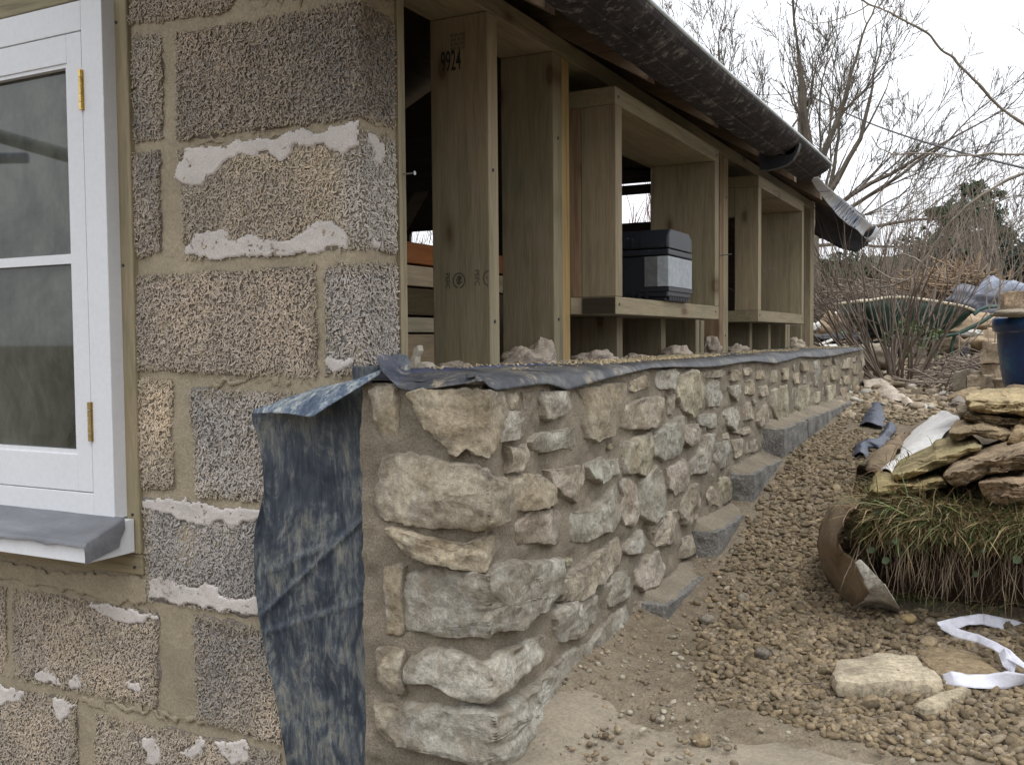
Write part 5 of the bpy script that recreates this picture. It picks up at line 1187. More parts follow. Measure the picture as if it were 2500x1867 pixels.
# the turf mat that overhangs the cut
XX, TT = np.meshgrid(np.arange(-.33, .8, .01), np.linspace(0, 1, 16)); an_ = TT * 2.6
YY = 2.345 - np.sin(an_) * .075 + np.where(TT < .1, .10, 0); ZZ = .340 + np.cos(an_) * .040; P3 = np.stack([XX, YY, ZZ], -1)
YY = YY + fbm(P3, 10, 4, 3) * .018 + .12 * sstep(-.27, -.335, XX); ZZ = ZZ + fbm(P3, 12, 4, 7) * .010
M_turf = m_vary('turf', (.085, .075, .035), .5, 12, .006, 90, 1.0, fine=.5)
tag(Acc().grid(np.stack([XX, YY, ZZ], -1)[:, ::-1]).build('turf', M_turf, smooth=True), kind='structure')
rs = np.random.RandomState(8); a = Acc()
n = 21000; x = rs.uniform(-.345, .75, n); tq = rs.rand(n) ** 1.1; an_ = tq * 2.4; y = 2.345 - np.sin(an_) * .078 + .12 * sstep(-.27, -.335, x); z = .340 + np.cos(an_) * .043
far_ = rs.rand(n) < .25; y = np.where(far_, 2.36 + rs.rand(n) * .45, y); z = np.where(far_, ground_z(x, np.maximum(y, 2.46)), z); k = (x > -.31) | (y < 2.7); x, y, z = x[k], y[k], z[k]; n = len(x)
base = np.stack([x, y, z], -1)
swirl = vn(np.stack([x, z, y], -1), 11, 5); dirv = np.stack([rs.normal(-.1, .6, n) + swirl * 1.1, rs.normal(-.5, .45, n), rs.uniform(-.35, .9, n)], -1)
green = np.array((.10, .135, .045)); straw = np.array((.32, .245, .12)); brown = np.array((.15, .09, .045))
q = rs.rand(n) + .28 * vn(np.stack([x, z * 2, x * 0], -1), 9, 4); C = np.where((q < .37)[:, None], green * rs.uniform(.5, 1.5, (n, 1)), np.where((q < .84)[:, None], straw * rs.uniform(.4, 1.15, (n, 1)), brown * rs.uniform(.6, 1.3, (n, 1))))
blades(rs, base, rs.uniform(.02, .068, n) * np.where(rs.rand(n) < .12, 1.9, 1) * (1 + .35 * vn(np.stack([x, z, y], -1), 14, 6)), dirv, rs.uniform(.0009, .0022, n) * np.where(rs.rand(n) < .1, 1.8, 1), C, a)
tag(a.build('grass', M_leaf), 'tufty green and straw coloured grass hanging over the cut edge of the bank', 'grass', kind='stuff')
a = Acc(); n = 1000; x = rs.uniform(-.32, .7, n); y = 2.29 + rs.rand(n) * .05; z = .33 - rs.rand(n) ** 1.5 * .09
base = np.stack([x, y, z], -1); dirv = np.stack([rs.normal(0, .25, n), rs.normal(-.28, .2, n), rs.uniform(-1, -.2, n)], -1)
C = np.where((rs.rand(n) < .6)[:, None], np.array((.15, .11, .075)), np.array((.30, .23, .15))) * rs.uniform(.6, 1.3, (n, 1))
blades(rs, base, rs.uniform(.05, .15, n), dirv, rs.uniform(.0007, .0017, n), C, a, .5)
tag(a.build('roots', M_leaf), 'fine pale roots and dead stalks dangling down the dark soil face of the bank', 'roots', kind='stuff')
# the cut soil face under the turf
XX, TT = np.meshgrid(np.arange(-.335, .8, .01), np.linspace(0, 1, 24)); ZZ = .06 + TT * .30
YY = 2.40 - .05 * TT ** 2 + fbm(np.stack([XX, ZZ, XX * 0], -1), 9, 4, 3) * .018 + .03 * np.sin(TT * 3) + .10 * sstep(-.27, -.34, XX)
M_dsoil = m_vary('dark_soil', (.05, .030, .020), .5, 12, .008, 90, 1.0, fine=.5)
tag(Acc().grid(np.stack([XX, YY, ZZ], -1)[:, ::-1]).build('soil_face', M_dsoil, smooth=True), kind='structure')
# round leaves among the grass
a = Acc()
for k in range(16):
    c = np.array((rs.uniform(-.3, .6), 2.238 + rs.uniform(-.01, .03), rs.uniform(.24, .385))); r = rs.uniform(.005, .011); nrm = np.array((rs.normal(0, .5), -1, rs.uniform(0, 1.2))); nrm /= np.linalg.norm(nrm)
    u_ = np.cross(nrm, (0, 0, 1.)); u_ /= np.linalg.norm(u_); w_ = np.cross(nrm, u_)
    V = [c + u_ * math.cos(t_) * r * (1 - .18 * (q_ == 0)) + w_ * math.sin(t_) * r for q_, t_ in enumerate(np.linspace(0, 6.28, 9)[:-1])] + [c - nrm * .002]
    a.add(V, [(i, (i + 1) % 8, 8, 8) for i in range(8)], np.array((.05, .07, .035)) * rs.uniform(.7, 1.4))
tag(a.build('ground_ivy', M_leaf, smooth=True), 'small round green leaves scattered through the overhanging grass', 'leaves', kind='stuff')
# grass and litter further back
a = Acc(); n = 9000; x = rs.uniform(-.9, 3.5, n); y = rs.uniform(2.7, 9, n); k = (x > -.12 + rs.rand(n) * .3) | (y > 6.3); x, y = x[k], y[k]; n = len(x)
base = np.stack([x, y, ground_z(x, y)], -1); dirv = np.stack([rs.normal(0, .7, n), rs.normal(0, .7, n), rs.uniform(.1, .7, n)], -1)
C = np.where((rs.rand(n) < .3)[:, None], np.array((.11, .14, .06)), np.array((.24, .18, .11))) * rs.uniform(.5, 1.4, (n, 1))
blades(rs, base, rs.uniform(.03, .11, n), dirv, rs.uniform(.002, .004, n), C, a); tag(a.build('ground_litter', M_leaf), 'dead grass and leaf litter on the ground behind the stones', 'litter', kind='stuff')
# ------------------------------------------------------------ blue pot, blocks and bricks on the right
M_glaze = NT('blue_glaze'); n1 = M_glaze.noise(9, 5, rough=.7); 
M_glaze.bump(n1, .001); M_glaze = M_glaze.done(M_glaze.ramp(n1, [(.3, (.006, .014, .055)), (.55, (.008, .035, .10)), (.75, (.02, .09, .14))]), .22, .5)
D = 3.25; pb = atd(2462, 955, D); pt = atd(2436, 775, D); R0 = .17
cxp = atd(2436, 775, D)[0] + R0 * .93; cyp = pt[1] + R0 * .35
zb, zt = pb[2] - .01, pt[2]
prof = [(.0, zb), (.128, zb), (.135, zb + .01), (.148, zb + .07), (.158, zb + .14), (.162, zt - .055), (.163, zt - .05), (.175, zt - .045), (.177, zt - .006), (.172, zt), (.155, zt), (.150, zt - .02), (.0, zt - .03)]
n = 64; an = np.linspace(0, 2 * math.pi, n, endpoint=False)
G = np.array([[(cxp + r * math.cos(q), cyp + r * math.sin(q), z) for q in an] for r, z in prof])
tag(Acc().grid(G[::-1], wrap=True).build('plant_pot', M_glaze, smooth=True), 'large dark blue glazed pot at the right edge behind the stone stack', 'plant pot')
M_brick = m_vary('hemp_brick', (.34, .25, .165), .35, 20, .006, 140, .95, fine=.5)
p = atd(2445, 745, 3.2)
tag(rough_box(p[0], p[0] + .32, p[1] + .06, p[1] + .22, zt + .012, zt + .085, 9, .006, 16, rot=.1).build('hempcrete_block', M_brick, smooth=True), 'crumbly brown block lying across the top of the blue pot', 'block')
lump('mortar_chunk', atd(2470, 765, 3.15), (.06, .04, .014), 71, M_conc, 'flat pale lump between the brown block and the rim of the blue pot', 'mortar', amp=.3)
z0 = gz(.1, 3.9)
M_cut = m_vary('cut_stone', (.38, .30, .21), .25, 9, .003, 120, .95, fine=.4)
def gbox(px0, px1, pyt, pyb, dep, th, seed, mat, name, label, cat, rot=.1):
    a_ = atd(px0, pyb, dep); b_ = atd(px1, pyt, dep); w = math.hypot(b_[0] - a_[0], b_[1] - a_[1]); cx_, cy_ = (a_[0] + b_[0]) / 2, (a_[1] + b_[1]) / 2
    return tag(rough_box(cx_ - w / 2, cx_ + w / 2, cy_, cy_ + th, a_[2], b_[2], seed, .006, 14, rot=rot).build(name, mat, smooth=True), label, cat)
gbox(2343, 2376, 905, 952, 3.5, .12, 31, M_conc, 'stone_chunk', 'pale chunk of stone with a white top left of the blue pot', 'stone', rot=-.35)
gbox(2372, 2416, 918, 950, 3.45, .12, 32, M_cut, 'stone_chunk', 'square buff chunk of stone beside the pale chunk', 'stone', rot=-.2)
gbox(2408, 2445, 838, 888, 3.55, .14, 33, M_cut, 'stone_block', 'upper pinkish stone block behind the left side of the blue pot', 'stone', rot=-.2)
gbox(2418, 2450, 888, 925, 3.55, .14, 34, M_rock if 0 else M_cut, 'stone_block', 'middle stone block under the pinkish one behind the pot', 'stone', rot=-.4)
gbox(2412, 2470, 925, 958, 3.5, .14, 35, M_cut, 'stone_block', 'lowest stone block hidden half behind the blue pot', 'stone', rot=-.1)

# ------------------------------------------------------------ branching plants
def branchy(acc, rs, base, direction, length, r0, depth, spread=.5, kids=3, curve=.18, up=.1, k=4, minr=.0016, c=None, cut=.62, seglen=6):
    stack = [(np.array(base, float), np.array(direction, float), length, r0, depth)]
    while stack:
        p, d, L, r, dp = stack.pop(); d = d / np.linalg.norm(d); pts = [p]; ns = seglen if dp > 0 else 4; drs = [d]
        for s in range(ns):
            d = d + rs.normal(0, curve, 3) * .5 + np.array((0, 0, up)) * .25; d = d / np.linalg.norm(d); pts.append(pts[-1] + d * L / ns); drs.append(d)
        rr = np.linspace(r, max(minr, r * .5), ns + 1); acc.tube(pts, rr, k if dp > 1 else 3, c=c, cap=False)
        if dp > 0:
            nk = kids + rs.randint(0, 2)
            for q in range(nk):
                f = rs.uniform(.25, 1.0) if q else 1.0; i = min(ns, int(f * ns)); b = drs[i]
                o = rs.normal(0, 1, 3); o -= b * np.dot(o, b); o /= np.linalg.norm(o) + 1e-9
                ang = rs.uniform(.25, 1) * spread * (1 if q else .45)
                stack.append((pts[i], b * math.cos(ang) + o * math.sin(ang), L * rs.uniform(cut * .75, cut * 1.15), max(minr, rr[i] * (.8 if q == 0 else .55)), dp - 1))
    return acc
M_bark = m_vary('grey_bark', (.115, .098, .078), .3, 5, .004, 40, .95); M_twig = m_vary('brown_twig', (.185, .148, .12), .35, 3, .001, 40, .9, use_attr=False)
M_pale = m_vary('pale_bark', (.25, .215, .175), .3, 9, .0008, 120, .9)
# the bare tree behind the roof
def tree(px, pyb, dep, H, label, seed, fan, depth=5, r0=.10, kids=3):
    rs = np.random.RandomState(seed); p = atd(px, pyb, dep); zg = gz(p[0], p[1]); root = thing('bare_tree', label, 'tree'); a = Acc()
    tr = Acc().tube([(p[0], p[1], zg - .1), (p[0] + .02, p[1], zg + H * .12), (p[0], p[1], zg + H * .28)], [r0, r0 * .85, r0 * .8], 9).build('trunk', M_bark, root, smooth=True)
    for f in fan:
        branchy(a, rs, (p[0], p[1], zg + H * f[3]), np.array((f[0], f[1], f[2])), H * f[4], r0 * f[5], depth, spread=.62, kids=kids, curve=.22, up=.16, minr=.0032, cut=.60)
    a.build('crown', M_bark, root); return root
# directions are given as (right of view, away, up)
rgt = RM @ np.array((1., 0, 0)); fwd = RM @ np.array((0, 0, -1.)); fwd[2] = 0
def vd(r, f, u): return rgt * r + fwd * f + np.array((0, 0, 1.)) * u
def fan(rows): return [(*vd(r, f, u), h, l, w) for r, f, u, h, l, w in rows]
tree(1985, 760, 13.0, 5.4, 'tall bare tree with a broad fan of twigs behind the gutter end', 3, fan([(-.12, 0, 1, .26, .40, .75), (.12, .1, 1, .26, .38, .65), (.45, 0, .9, .26, .34, .55), (.75, -.1, .68, .25, .34, .45), (.95, .1, .42, .24, .36, .40), (1.0, 0, .2, .22, .36, .36), (-.45, .1, 1, .24, .30, .42), (.6, .3, .9, .26, .30, .42), (1.0, .1, .05, .2, .32, .30)]), r0=.078)
tree(1835, 760, 16.0, 6.0, 'slimmer bare tree left of the broad one with upright twigs', 9, fan([(-.1, 0, 1, .24, .42, .8), (.25, 0, 1, .24, .36, .6), (-.5, 0, 1, .24, .34, .6), (-.75, .1, .8, .2, .28, .4), (.5, 0, .8, .22, .26, .4)]), r0=.055)
# utility pole and cables
p = atd(1956, 700, 17); zt_ = atd(1956, 214, 17)[2]; pole = thing('utility_pole', 'dark wooden utility pole among the tree branches carrying thin cables', 'pole')
Acc().tube([(p[0], p[1], gz(p[0], p[1])), (p[0], p[1], zt_)], .075, 10).build('post', M_bark, pole, smooth=True)
q_ = atd(1970, 250, 16.9); lump('fixing', q_, (.11, .08, .08), 5, M_blk, None, None, parent=pole, amp=.15)
for k, (A_, B_, s_) in enumerate((((1956, 222, 17), (1800, 213, 30), .3), ((1962, 226, 17), (2560, 425, 9), .25))):
    A3, B3 = atd(*A_), atd(*B_); f = np.linspace(0, 1, 24)[:, None]; P = A3 * (1 - f) + B3 * f; P[:, 2] -= (np.sin(f[:, 0] * math.pi) * s_ * .5); Acc().tube(P, .011, 4).build('cable', M_blk, pole)
# branches reaching in from the right, close to the camera
def z7(pts): return [(1650 + x / 2.202, y / 2.202) for x, y in pts]
def twig(name, pts, dep, r0, r1, mat, label, seed, spurs=10, parent=None, sp=.014):
    P = pl(pts, 60); P3 = np.array([atd(x, y, dep + .25 * i / 60.) for i, (x, y) in enumerate(P)]); P3 += np.stack([fbm(P3, 22, 3, seed + i) for i in range(3)], 1) * .003
    rr = np.linspace(r0, r1, 60) * (1 + .15 * vn(np.column_stack([np.arange(60) * .5, np.zeros(60), np.zeros(60)]), 1, seed)); a = Acc().tube(P3, rr, 8); rs = np.random.RandomState(seed)
    for s in range(spurs):
        i = rs.randint(4, 56); d = vd(rs.normal(0, 1), rs.normal(0, .5), rs.normal(0, 1)); d /= np.linalg.norm(d); l = rs.uniform(.5, 1.3) * sp
        a.tube([P3[i], P3[i] + d * l * .6, P3[i] + d * l + np.array((0, 0, .1 * l))], [rr[i] * .8, rr[i] * .45, rr[i] * .15], 5)
    o = a.build(name, mat, parent, smooth=True); return tag(o, label, 'branch') if label else o
t1 = twig('thorny_branch', z7([(960,-25),(1040,25),(1170,75),(1290,140),(1370,190),(1420,260),(1490,310),(1590,420),(1640,460),(1700,530),(1800,620),(1872,670),(1960,740)]), 2.4, .0022, .0045, M_pale, 'thorny grey branch crossing the sky diagonally at the top right', 4, 22)
twig('side_twig', z7([(1040,28),(980,60),(890,98),(800,125),(700,128)]), 2.4, .0016, .0009, M_pale, None, 5, 5, t1, .008)
twig('side_twig', z7([(1142,72),(1080,130),(1010,185),(930,222)]), 2.42, .0013, .0007, M_pale, None, 6, 3, t1, .006)
twig('side_twig', z7([(1182,70),(1192,30),(1195,-5)]), 2.42, .0014, .0009, M_pale, None, 7, 1, t1, .006)
t2 = twig('thorny_branch', z7([(1960,826),(1872,828),(1780,832),(1700,825),(1620,840),(1560,838),(1470,840),(1370,825),(1260,825),(1160,828),(1090,790),(1050,735)]), 2.7, .0040, .0014, M_pale, 'thin horizontal thorny branch reaching in from the right below the cable', 14, 14, sp=.013)
t3 = twig('pale_branch', z7([(1960,915),(1872,935),(1790,965),(1700,1012),(1620,1065),(1560,1105),(1490,1180),(1430,1255),(1370,1350),(1320,1412),(1290,1470),(1240,1510),(1160,1500),(1090,1455),(1060,1430)]), 2.6, .0045, .0022, M_pale, 'pale curving branch dropping from the right in front of the conifer', 24, 9, sp=.012)
twig('side_twig', z7([(1322,1410),(1275,1380),(1220,1360),(1175,1325)]), 2.75, .0024, .0014, M_pale, None, 25, 3, t3, .008)
twig('side_twig', z7([(1330,1425),(1365,1460),(1390,1510),(1425,1580)]), 2.76, .0022, .001, M_pale, None, 26, 2, t3, .008)
twig('side_twig', z7([(1250,1500),(1180,1530),(1110,1545),(1040,1540)]), 2.78, .0020, .001, M_pale, None, 27, 2, t3, .008)

# conifer
rs = np.random.RandomState(5); dep = 24; p = atd(2350, 600, dep); zg = gz(p[0], p[1]); con = thing('conifer_tree', 'dark green conifer standing above the hedge at the right', 'tree')
zt_ = atd(2380, 440, dep)[2]
Acc().tube([(p[0], p[1], zg), (p[0], p[1], zt_ - .4)], [.16, .05], 8).build('trunk', M_bark, con)
def leafcloud(rs, cen, rad, n, size, col_, a, seed=0, thr=-.1):
    D = rs.normal(0, 1, (n, 3)); D /= np.linalg.norm(D, axis=1)[:, None]; P = np.asarray(cen) + D * (rs.rand(n, 1) ** .45) * np.asarray(rad); k = fbm(P, 1.6 / max(rad), 3, seed) > thr; P = P[k]; n = len(P)
    u = rs.normal(0, 1, (n, 3)); u /= np.linalg.norm(u, axis=1)[:, None]; w = np.cross(u, rs.normal(0, 1, (n, 3))); w /= np.linalg.norm(w, axis=1)[:, None]; s = size * rs.uniform(.5, 1.4, (n, 1))
    V = np.stack([P - u * s, P + w * s * .45, P + u * s, P - w * s * .45], 1); F = np.arange(n * 4).reshape(n, 4); a.add(V.reshape(-1, 3), F, np.repeat(np.array(col_)[None] * rs.uniform(.5, 1.5, (n, 1)), 4, 0))
a = Acc()
for (px, py, r, rz2) in ((2380,462,.35,.25),(2365,500,.62,.3),(2340,530,.75,.32),(2395,520,.6,.3),(2310,560,.6,.3),(2370,565,.95,.35),(2420,555,.45,.25),(2330,600,.95,.4),(2400,605,.9,.4),(2440,575,.4,.22),(2290,520,.3,.15),(2425,475,.28,.14),(2350,640,1.0,.4),(2300,640,.9,.4),(2415,650,.9,.4)):
    leafcloud(rs, atd(px, py, dep), (r, r, rz2), 1500, .055, (.030, .066, .030), a, int(px))
a.build('crown', M_leaf, con)
# evergreen hedge and scrub behind
def hedge(name, label, px0, px1, pyt, dep, n, col_, seed, size=.06, zb=None, thr=-.05):
    rs = np.random.RandomState(seed); a = Acc()
    for k in range(n):
        px = rs.uniform(px0, px1); top = pyt(px) if callable(pyt) else pyt; d = dep + rs.uniform(-.8, .8); c = atd(px, top + 14, d); g = gz(c[0], c[1])
        c[2] = g + (c[2] - g) * rs.uniform(.15, .95); leafcloud(rs, c, (.55, .55, .42), 420, size, col_, a, seed + k, thr)
    return tag(a.build(name, M_leaf), label, 'hedge', kind=None)
hedge('evergreen_hedge', 'dark evergreen hedge behind the brush heap', 2230, 2620, lambda q: 610 + 25 * math.sin(q * .05), 20, 120, (.022, .036, .02), 31)
hedge('evergreen_hedge', 'lower green hedge just beyond the far corner of the building', 1980, 2260, lambda q: 655 + 15 * math.sin(q * .06), 17, 90, (.045, .065, .03), 32)
# bare thicket
rs = np.random.RandomState(17)
def shrub(name, px, dep, H, n, label, group, seed, spread=.55, base_r=.18, r0=.012, col_=None, depth=2, mat=None, kids=3, cat='shrub', lean=0, minr=.0022):
    rs = np.random.RandomState(seed); p = atd(px, 800, dep); a = Acc(); zg = gz(p[0], p[1])
    for k in range(n):
        an, rr = rs.uniform(0, 6.28), rs.rand() ** .5; b = (p[0] + math.cos(an) * rr * base_r, p[1] + math.sin(an) * rr * base_r, zg - .02)
        d = np.array((math.cos(an) * spread * rr, math.sin(an) * spread * rr, 1.0)) + rgt * lean + rs.normal(0, .12, 3); branchy(a, rs, b, d, H * rs.uniform(.45, .75), r0 * rs.uniform(.6, 1.1), depth, spread=.45, kids=kids, curve=.16, up=.10, minr=minr, cut=.62, seglen=8)
    return tag(a.build(name, mat or M_twig), label, cat, group)
GT = 'bare shrubs of the thicket behind the building'
for i, (px, dep, H, lab) in enumerate(((2010, 10.5, 1.2, 'bare shrub of the thicket just right of the last wall post'), (2075, 12, 1.4, 'bare shrub of the thicket behind the drooping roof sheet'), (2140, 11, 1.45, 'tall bare shrub of the thicket right of the roof sheet'), (2210, 12.5, 1.5, 'bare shrub of the thicket left of the conifer'), (2270, 11.5, 1.3, 'bare shrub of the thicket before the left side of the conifer'), (2345, 12.5, 1.1, 'low bare shrub of the thicket below the conifer'), (2420, 11, 1.5, 'upright bare shrub of the thicket right of the conifer'), (2475, 10, 1.7, 'tallest bare shrub of the thicket at the right edge'), (2530, 11, 1.8, 'bare shrub of the thicket cut by the right edge'))):
    shrub('bare_shrub', px, dep, H, 7 if 2250 < px < 2440 else 12, lab, GT, 40 + i, spread=.5, base_r=.35, r0=.009, minr=.0023)
# young upright saplings
for i, px in enumerate((2408, 2436, 2452, 2490)):
    shrub('sapling', px, 7.4 + i * .3, 1.35, 2, ('leftmost thin sapling left of the blue pot', 'second thin sapling above the left rim of the pot', 'third thin sapling above the block on the pot', 'rightmost thin sapling at the right edge')[i], 'thin saplings above the pot', 70 + i, spread=.08, base_r=.05, r0=.006, depth=1, kids=2, cat='sapling', mat=M_pale, minr=.0022)
# the near coppiced shrub at the wall end
sh = shrub('coppiced_shrub', 2205, 5.7, 1.15, 36, 'many stemmed bare shrub growing at the far end of the stone wall', None, 91, spread=.95, base_r=.16, r0=.0085, depth=2, kids=2, minr=.0016)
sh2 = shrub('coppiced_shrub', 2150, 5.9, 1.0, 16, 'smaller bare shrub leaning left against the far end of the wall', None, 92, spread=.8, base_r=.09, r0=.0085, depth=2, kids=2, lean=-.35, minr=.0016)
a = Acc(); rs = np.random.RandomState(6)
for k in range(15):
    c = atd(rs.uniform(2160, 2290), rs.uniform(790, 870), 5.5 + rs.rand() * .4); leafcloud(rs, c, (.04, .04, .035), 34, .012, (.085, .125, .045), a, k, -9)
tag(a.build('bramble_leaves', M_leaf), 'sprigs of fresh green leaves among the stems of the coppiced shrub', 'leaves', kind='stuff')
# brush heap and litter of sticks
def sticks(name, label, n, cfun, L, r, mat, seed, flat_=.25, kind='stuff'):
    rs = np.random.RandomState(seed); a = Acc()
    for k in range(n):
        c = cfun(rs); d = rs.normal(0, 1, 3) * np.array((1, 1, flat_)); d /= np.linalg.norm(d); l = L * rs.uniform(.4, 1.3); b = rs.normal(0, .08, 3) * l
        a.tube([c - d * l / 2, c + b, c + d * l / 2], [r, r * .9, r * .4], 4, cap=False)
    return tag(a.build(name, mat), label, 'sticks', kind=kind)
M_straw = m_vary('dry_sticks', (.27, .19, .12), .4, 2, .001, 50, .9)
def heap(pxa, pxb, pya, pyb, da, db):
    def f(rs):
        px = rs.uniform(pxa, pxb); u_ = (px - pxa) / (pxb - pxa); py = pyb - (pyb - pya) * math.sin(min(1, max(0, u_)) * math.pi) ** .6 * rs.rand() ** .7; return atd(px, py, rs.uniform(da, db))
    return f
sticks('brush_heap', 'heap of cut brown brushwood behind the wheelbarrow', 1500, heap(2170, 2480, 665, 790, 9.0, 10.2), .55, .009, M_straw, 3, .35)
sticks('brush_heap', 'low tangle of dark cut twigs left of the wheelbarrow', 700, heap(1990, 2230, 700, 800, 8.0, 9.5), .5, .007, M_twig, 4, .3)
sticks('fallen_twigs', 'twigs strewn over the ground below the wheelbarrow', 420, lambda rs: (lambda x, y: np.array((x, y, gz(x, y) + rs.rand() * .08)))(rs.uniform(-.45, .6), rs.uniform(5.3, 7.2)), .45, .0048, M_twig, 5, .12)
sticks('ground_twigs', 'thin dark twigs lying on the trench gravel', 46, lambda rs: (lambda x, y: np.array((x, y, gz(x, y) + .012)))(rs.uniform(-.5, .2), rs.uniform(1.75, 2.5)), .09, .0010, M_twig, 6, .08)

# ------------------------------------------------------------ wheelbarrow
wb_ = thing('wheelbarrow', 'old green wheelbarrow with a pale rim seen side on behind the shrub', 'wheelbarrow')
t = NT('green_tray'); n1 = t.noise(9, 6, rough=.8); M_green = t.done(t.mix((.012, .045, .034), (.09, .12, .08), t.ramp(n1, [(.5, 0.0), (.7, .8)])), .5, .4)
M_rim = m_vary('pale_rim', (.50, .44, .33), .2, 9, .001, 60, .7)
dW = 7.2
def W(px, py, off=0.0): return atd(px, py, dW) + fwd * off
topn = [(2098,736),(2120,734),(2170,726),(2215,726),(2280,735),(2340,745),(2365,752),(2378,758)]
botn = [(2160,800),(2180,812),(2200,818),(2230,822),(2262,824),(2300,822),(2330,812),(2352,800)]
rows = []
TN, BN = pl(topn, 30), pl(botn, 30)
for f, off in ((0, 0), (.3, .03), (.6, .07), (.85, .11), (1, .16)): rows.append([W(*(a_ * (1 - f) + b_ * f), off) for a_, b_ in zip(TN, BN)])
for f in (.5, 1): rows.append([W(*b_, .16 + .24 * f) for b_ in BN])
for f, off in ((.85, .45), (.4, .51), (0, .56)): rows.append([W(*(a_ * (1 - f) + b_ * f), off) for a_, b_ in zip(TN, BN)])
G = np.array(rows); a = Acc().grid(G)
for e in (0, -1):
    P = G[:, e]; cc = P.mean(0); k = len(P); a.add(np.vstack([P, cc]), [(i, i + 1, k, k) for i in range(k - 1)] + [(k - 1, 0, k, k)])
tr = a.build('tray', M_green, wb_, smooth=True); tr.modifiers.new('thick', 'SOLIDIFY').thickness = .003
rim = np.concatenate([G[0], G[-1][::-1], G[0][:1]]); Acc().tube(rim, .011, 8).build('rim', M_rim, wb_, smooth=True)
for off in (0.02, .54):
    Acc().tube([W(2165, 815, off * .5 + .1), W(2250, 830, off), W(2340, 815, off), W(2372, 800, off), W(2400, 786, off), W(2440, 760, off)], .014, 8).build('handle', M_green, wb_, smooth=True)
Acc().tube([W(2378, 768, 0), W(2392, 756, .0), W(2412, 750, .02), W(2440, 748, .05)], .013, 8).build('brace', M_green, wb_, smooth=True)
for off in (.08, .48):
    Acc().tube([W(2345, 812, off), W(2336, 840, off), W(2334, 870, off), W(2338, 890, off)], .012, 8).build('leg', M_green, wb_, smooth=True)
wc = W(2180, 862, .28); n = 32; an = np.linspace(0, 2 * math.pi, n + 1)
u_, w_ = rgt * .0 + np.array((rgt[0], rgt[1], 0)) , np.array((0, 0, 1.))
wh = Acc().tube([wc + u_ * math.cos(q) * .16 + w_ * math.sin(q) * .16 for q in an], .035, 10, cap=False).build('wheel', M_blk, wb_, smooth=True)
Acc().tube([wc - fwd * .05, wc + fwd * .05], .09, 16).build('hub', M_green, wh, smooth=True)
for sg, of in ((-.2, .08), (.2, .5)): Acc().tube([wc + fwd * sg, W(2165, 820, of)], .010, 6).build('fork', M_green, wb_, smooth=True)

# ------------------------------------------------------------ rubbish heap behind
M_tarp = m_vary('grey_tarp', (.085, .09, .115), .5, 3, .004, 30, .45, spec=.5); M_tan = m_vary('tan_cloth', (.36, .27, .18), .3, 4, .004, 40, .9); M_bag = m_vary('white_bag', (.62, .60, .56), .2, 6, .004, 40, .7)
M_gbag = m_vary('green_bag', (.06, .36, .12), .2, 6, .003, 40, .5)
def crumple(px, py, dep, rw, rh, seed, mat, name, label, cat, amp=.35, group=None, rd=None):
    return lump(name, atd(px, py, dep), (rw, rd or rw * .8, rh), seed, mat, label, cat, group, amp=amp, n=44, freq=1.9)
crumple(2400, 745, 8.3, .30, .17, 1, M_tarp, 'tarpaulin', 'bluish grey tarpaulin heaped behind the wheelbarrow handles', 'tarpaulin')
crumple(2450, 725, 8.6, .22, .16, 2, m_vary('pale_tarp', (.24, .26, .32), .3, 3, .004, 30, .5), 'tarpaulin', 'paler blue tarpaulin fold just left of the block on the pot', 'tarpaulin')
crumple(2385, 800, 7.9, .22, .10, 3, M_tan, 'cardboard', 'tan crumpled sacking under the wheelbarrow handles', 'sacking')
crumple(2425, 838, 7.6, .16, .10, 13, M_tan, 'sacking', 'brown sacking heap right of the wheelbarrow leg', 'sacking')
crumple(2370, 814, 7.4, .085, .028, 4, M_bag, 'white_bag', 'small white bag lying below the wheelbarrow handle', 'bag')
crumple(2310, 842, 7.6, .16, .07, 5, M_cut, 'rubble_piece', 'buff slab of rubble beneath the wheelbarrow tray', 'rubble', amp=.25)
crumple(2352, 856, 7.5, .05, .06, 6, M_tarp, 'grey_bag', 'small slate grey bag by the wheelbarrow leg', 'bag')
crumple(2035, 800, 7.6, .11, .10, 7, M_tan, 'sack', 'tan sack slumped beyond the far end of the building', 'sack')
crumple(2060, 785, 7.8, .10, .08, 17, M_bag, 'sack', 'paler sack behind the tan sack', 'sack')
crumple(1994, 797, 7.6, .045, .035, 8, M_bag, 'white_bag', 'white bag just right of the last wall post', 'bag')
crumple(2048, 826, 7.2, .20, .035, 9, M_blk, 'black_bag', 'black plastic under the sacks beyond the ledge', 'bag')
p4 = [W(2042, 838), W(2048, 820), W(2060, 808), W(2075, 806), W(2070, 818), W(2058, 836)]
bevel(Acc().prism(p4, fwd * .05).build('green_bag', M_gbag), .008); tag(bpy.data.objects['green_bag'], 'bright green plastic bag beyond the end of the ledge', 'bag')
for i, (a_, b_, w_2, lab) in enumerate((((2000,842),(2036,828),.012,'white strip of board leaning by the green bag'), ((2010,846),(2068,843),.014,'pale plank lying level beyond the ledge end'), ((2050,836),(2092,828),.010,'brown batten beyond the green bag'))):
    A3, B3 = atd(*a_, 7.0), atd(*b_, 7.05); Acc().tube([A3, B3], w_2, 4).build('plank', M_bag if i < 2 else M_raft); tag(bpy.data.objects['plank' if i == 0 else 'plank.%03d' % i], lab, 'plank')
crumple(2130, 868, 6.5, .15, .09, 10, M_conc, 'boulder', 'grey rounded boulder just beyond the end of the stone wall', 'boulder', amp=.2)
rs = np.random.RandomState(9); N = 420; px = rs.uniform(2030, 2450, N); P = []
for q in px:
    g = on(q, rs.uniform(852, 925), 'z', .56); P.append((g[0], g[1], gz(g[0], g[1]) + rs.rand() * .02))
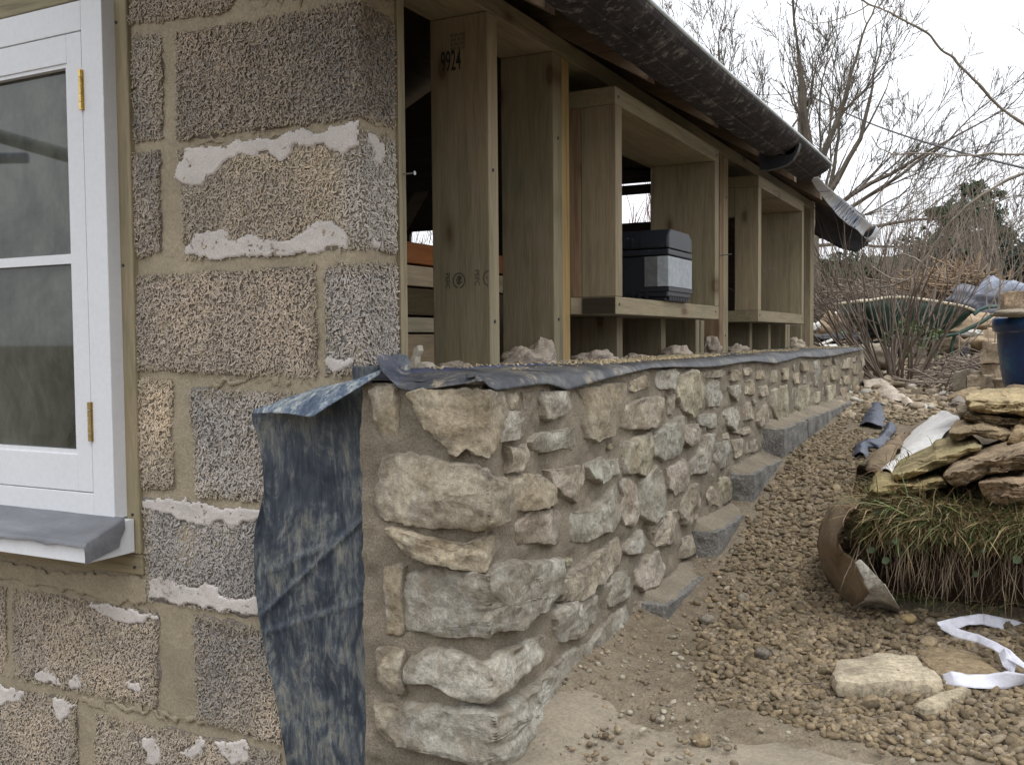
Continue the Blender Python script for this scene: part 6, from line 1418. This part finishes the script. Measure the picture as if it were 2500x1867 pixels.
pebbles('rubble', np.array(P), rs.uniform(.012, .035, N), M_peb, [(.40, .33, .24), (.30, .24, .17), (.50, .47, .41), (.22, .17, .12)], 'broken rubble strewn between the shrub and the wheelbarrow', 12, flat=(.4, .8))

shrub('bare_shrub', 1570, 9.5, 1.5, 30, 'reddish bare shrub seen through the gap in the far gable above the toolbox', GT, 81, spread=.5, base_r=.4, r0=.010, mat=m_vary('red_twig', (.14, .065, .05), .3, 3, .001, 40, .9), minr=.003)
shrub('bare_shrub', 1012, 10.5, 1.5, 24, 'bare shrub glimpsed through the small gap left of the first stud', GT, 82, spread=.5, base_r=.5, r0=.010, minr=.003)
# unseen hedges added behind and right of the camera to block low skylight
def light_block_hedge(name, label, pts, H, seed):
    rs = np.random.RandomState(seed); a = Acc()
    for k in range(len(pts) - 1):
        A3, B3 = np.array(pts[k], float), np.array(pts[k + 1], float); L = np.linalg.norm(B3 - A3)
        for q in range(int(L * 2.2)):
            c = A3 + (B3 - A3) * rs.rand(); c = np.array((c[0] + rs.normal(0, .25), c[1] + rs.normal(0, .25), rs.uniform(.2, H))); leafcloud(rs, c, (.8, .8, .6), 130, .16, (.035, .05, .025), a, seed + q, -9)
    return tag(a.build(name, M_leaf), label, 'hedge')
light_block_hedge('light_block_hedge', 'tall unseen evergreen hedge added on the right to block low skylight', [(5.5, -6, 0), (5.0, 9, 0)], 2.4, 101)
light_block_hedge('light_block_hedge', 'tall unseen evergreen hedge added behind the camera to block low skylight', [(-9, -6.5, 0), (5.5, -6, 0)], 2.6, 102)

# unseen pole and blue shape added behind the camera for their window reflections
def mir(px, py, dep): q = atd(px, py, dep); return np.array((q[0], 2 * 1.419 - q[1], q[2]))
tag(Acc().tube([mir(-420, 215, 3.8), mir(520, 480, 3.2)], .024, 14).build('reflected_pole', m_vary('galvanised', (.50, .52, .55), .1, 6, .0005, 50, .5), smooth=True), 'pale unseen pole added behind the camera for its slanting reflection in the upper pane', 'pole')
tag(Acc().tube([mir(-60, 388, 3.6), mir(66, 386, 3.6)], .020, 10).build('reflected_blue', M_blue, smooth=True), 'small unseen blue shape added for its reflection in the upper pane below the pole', 'bundle')
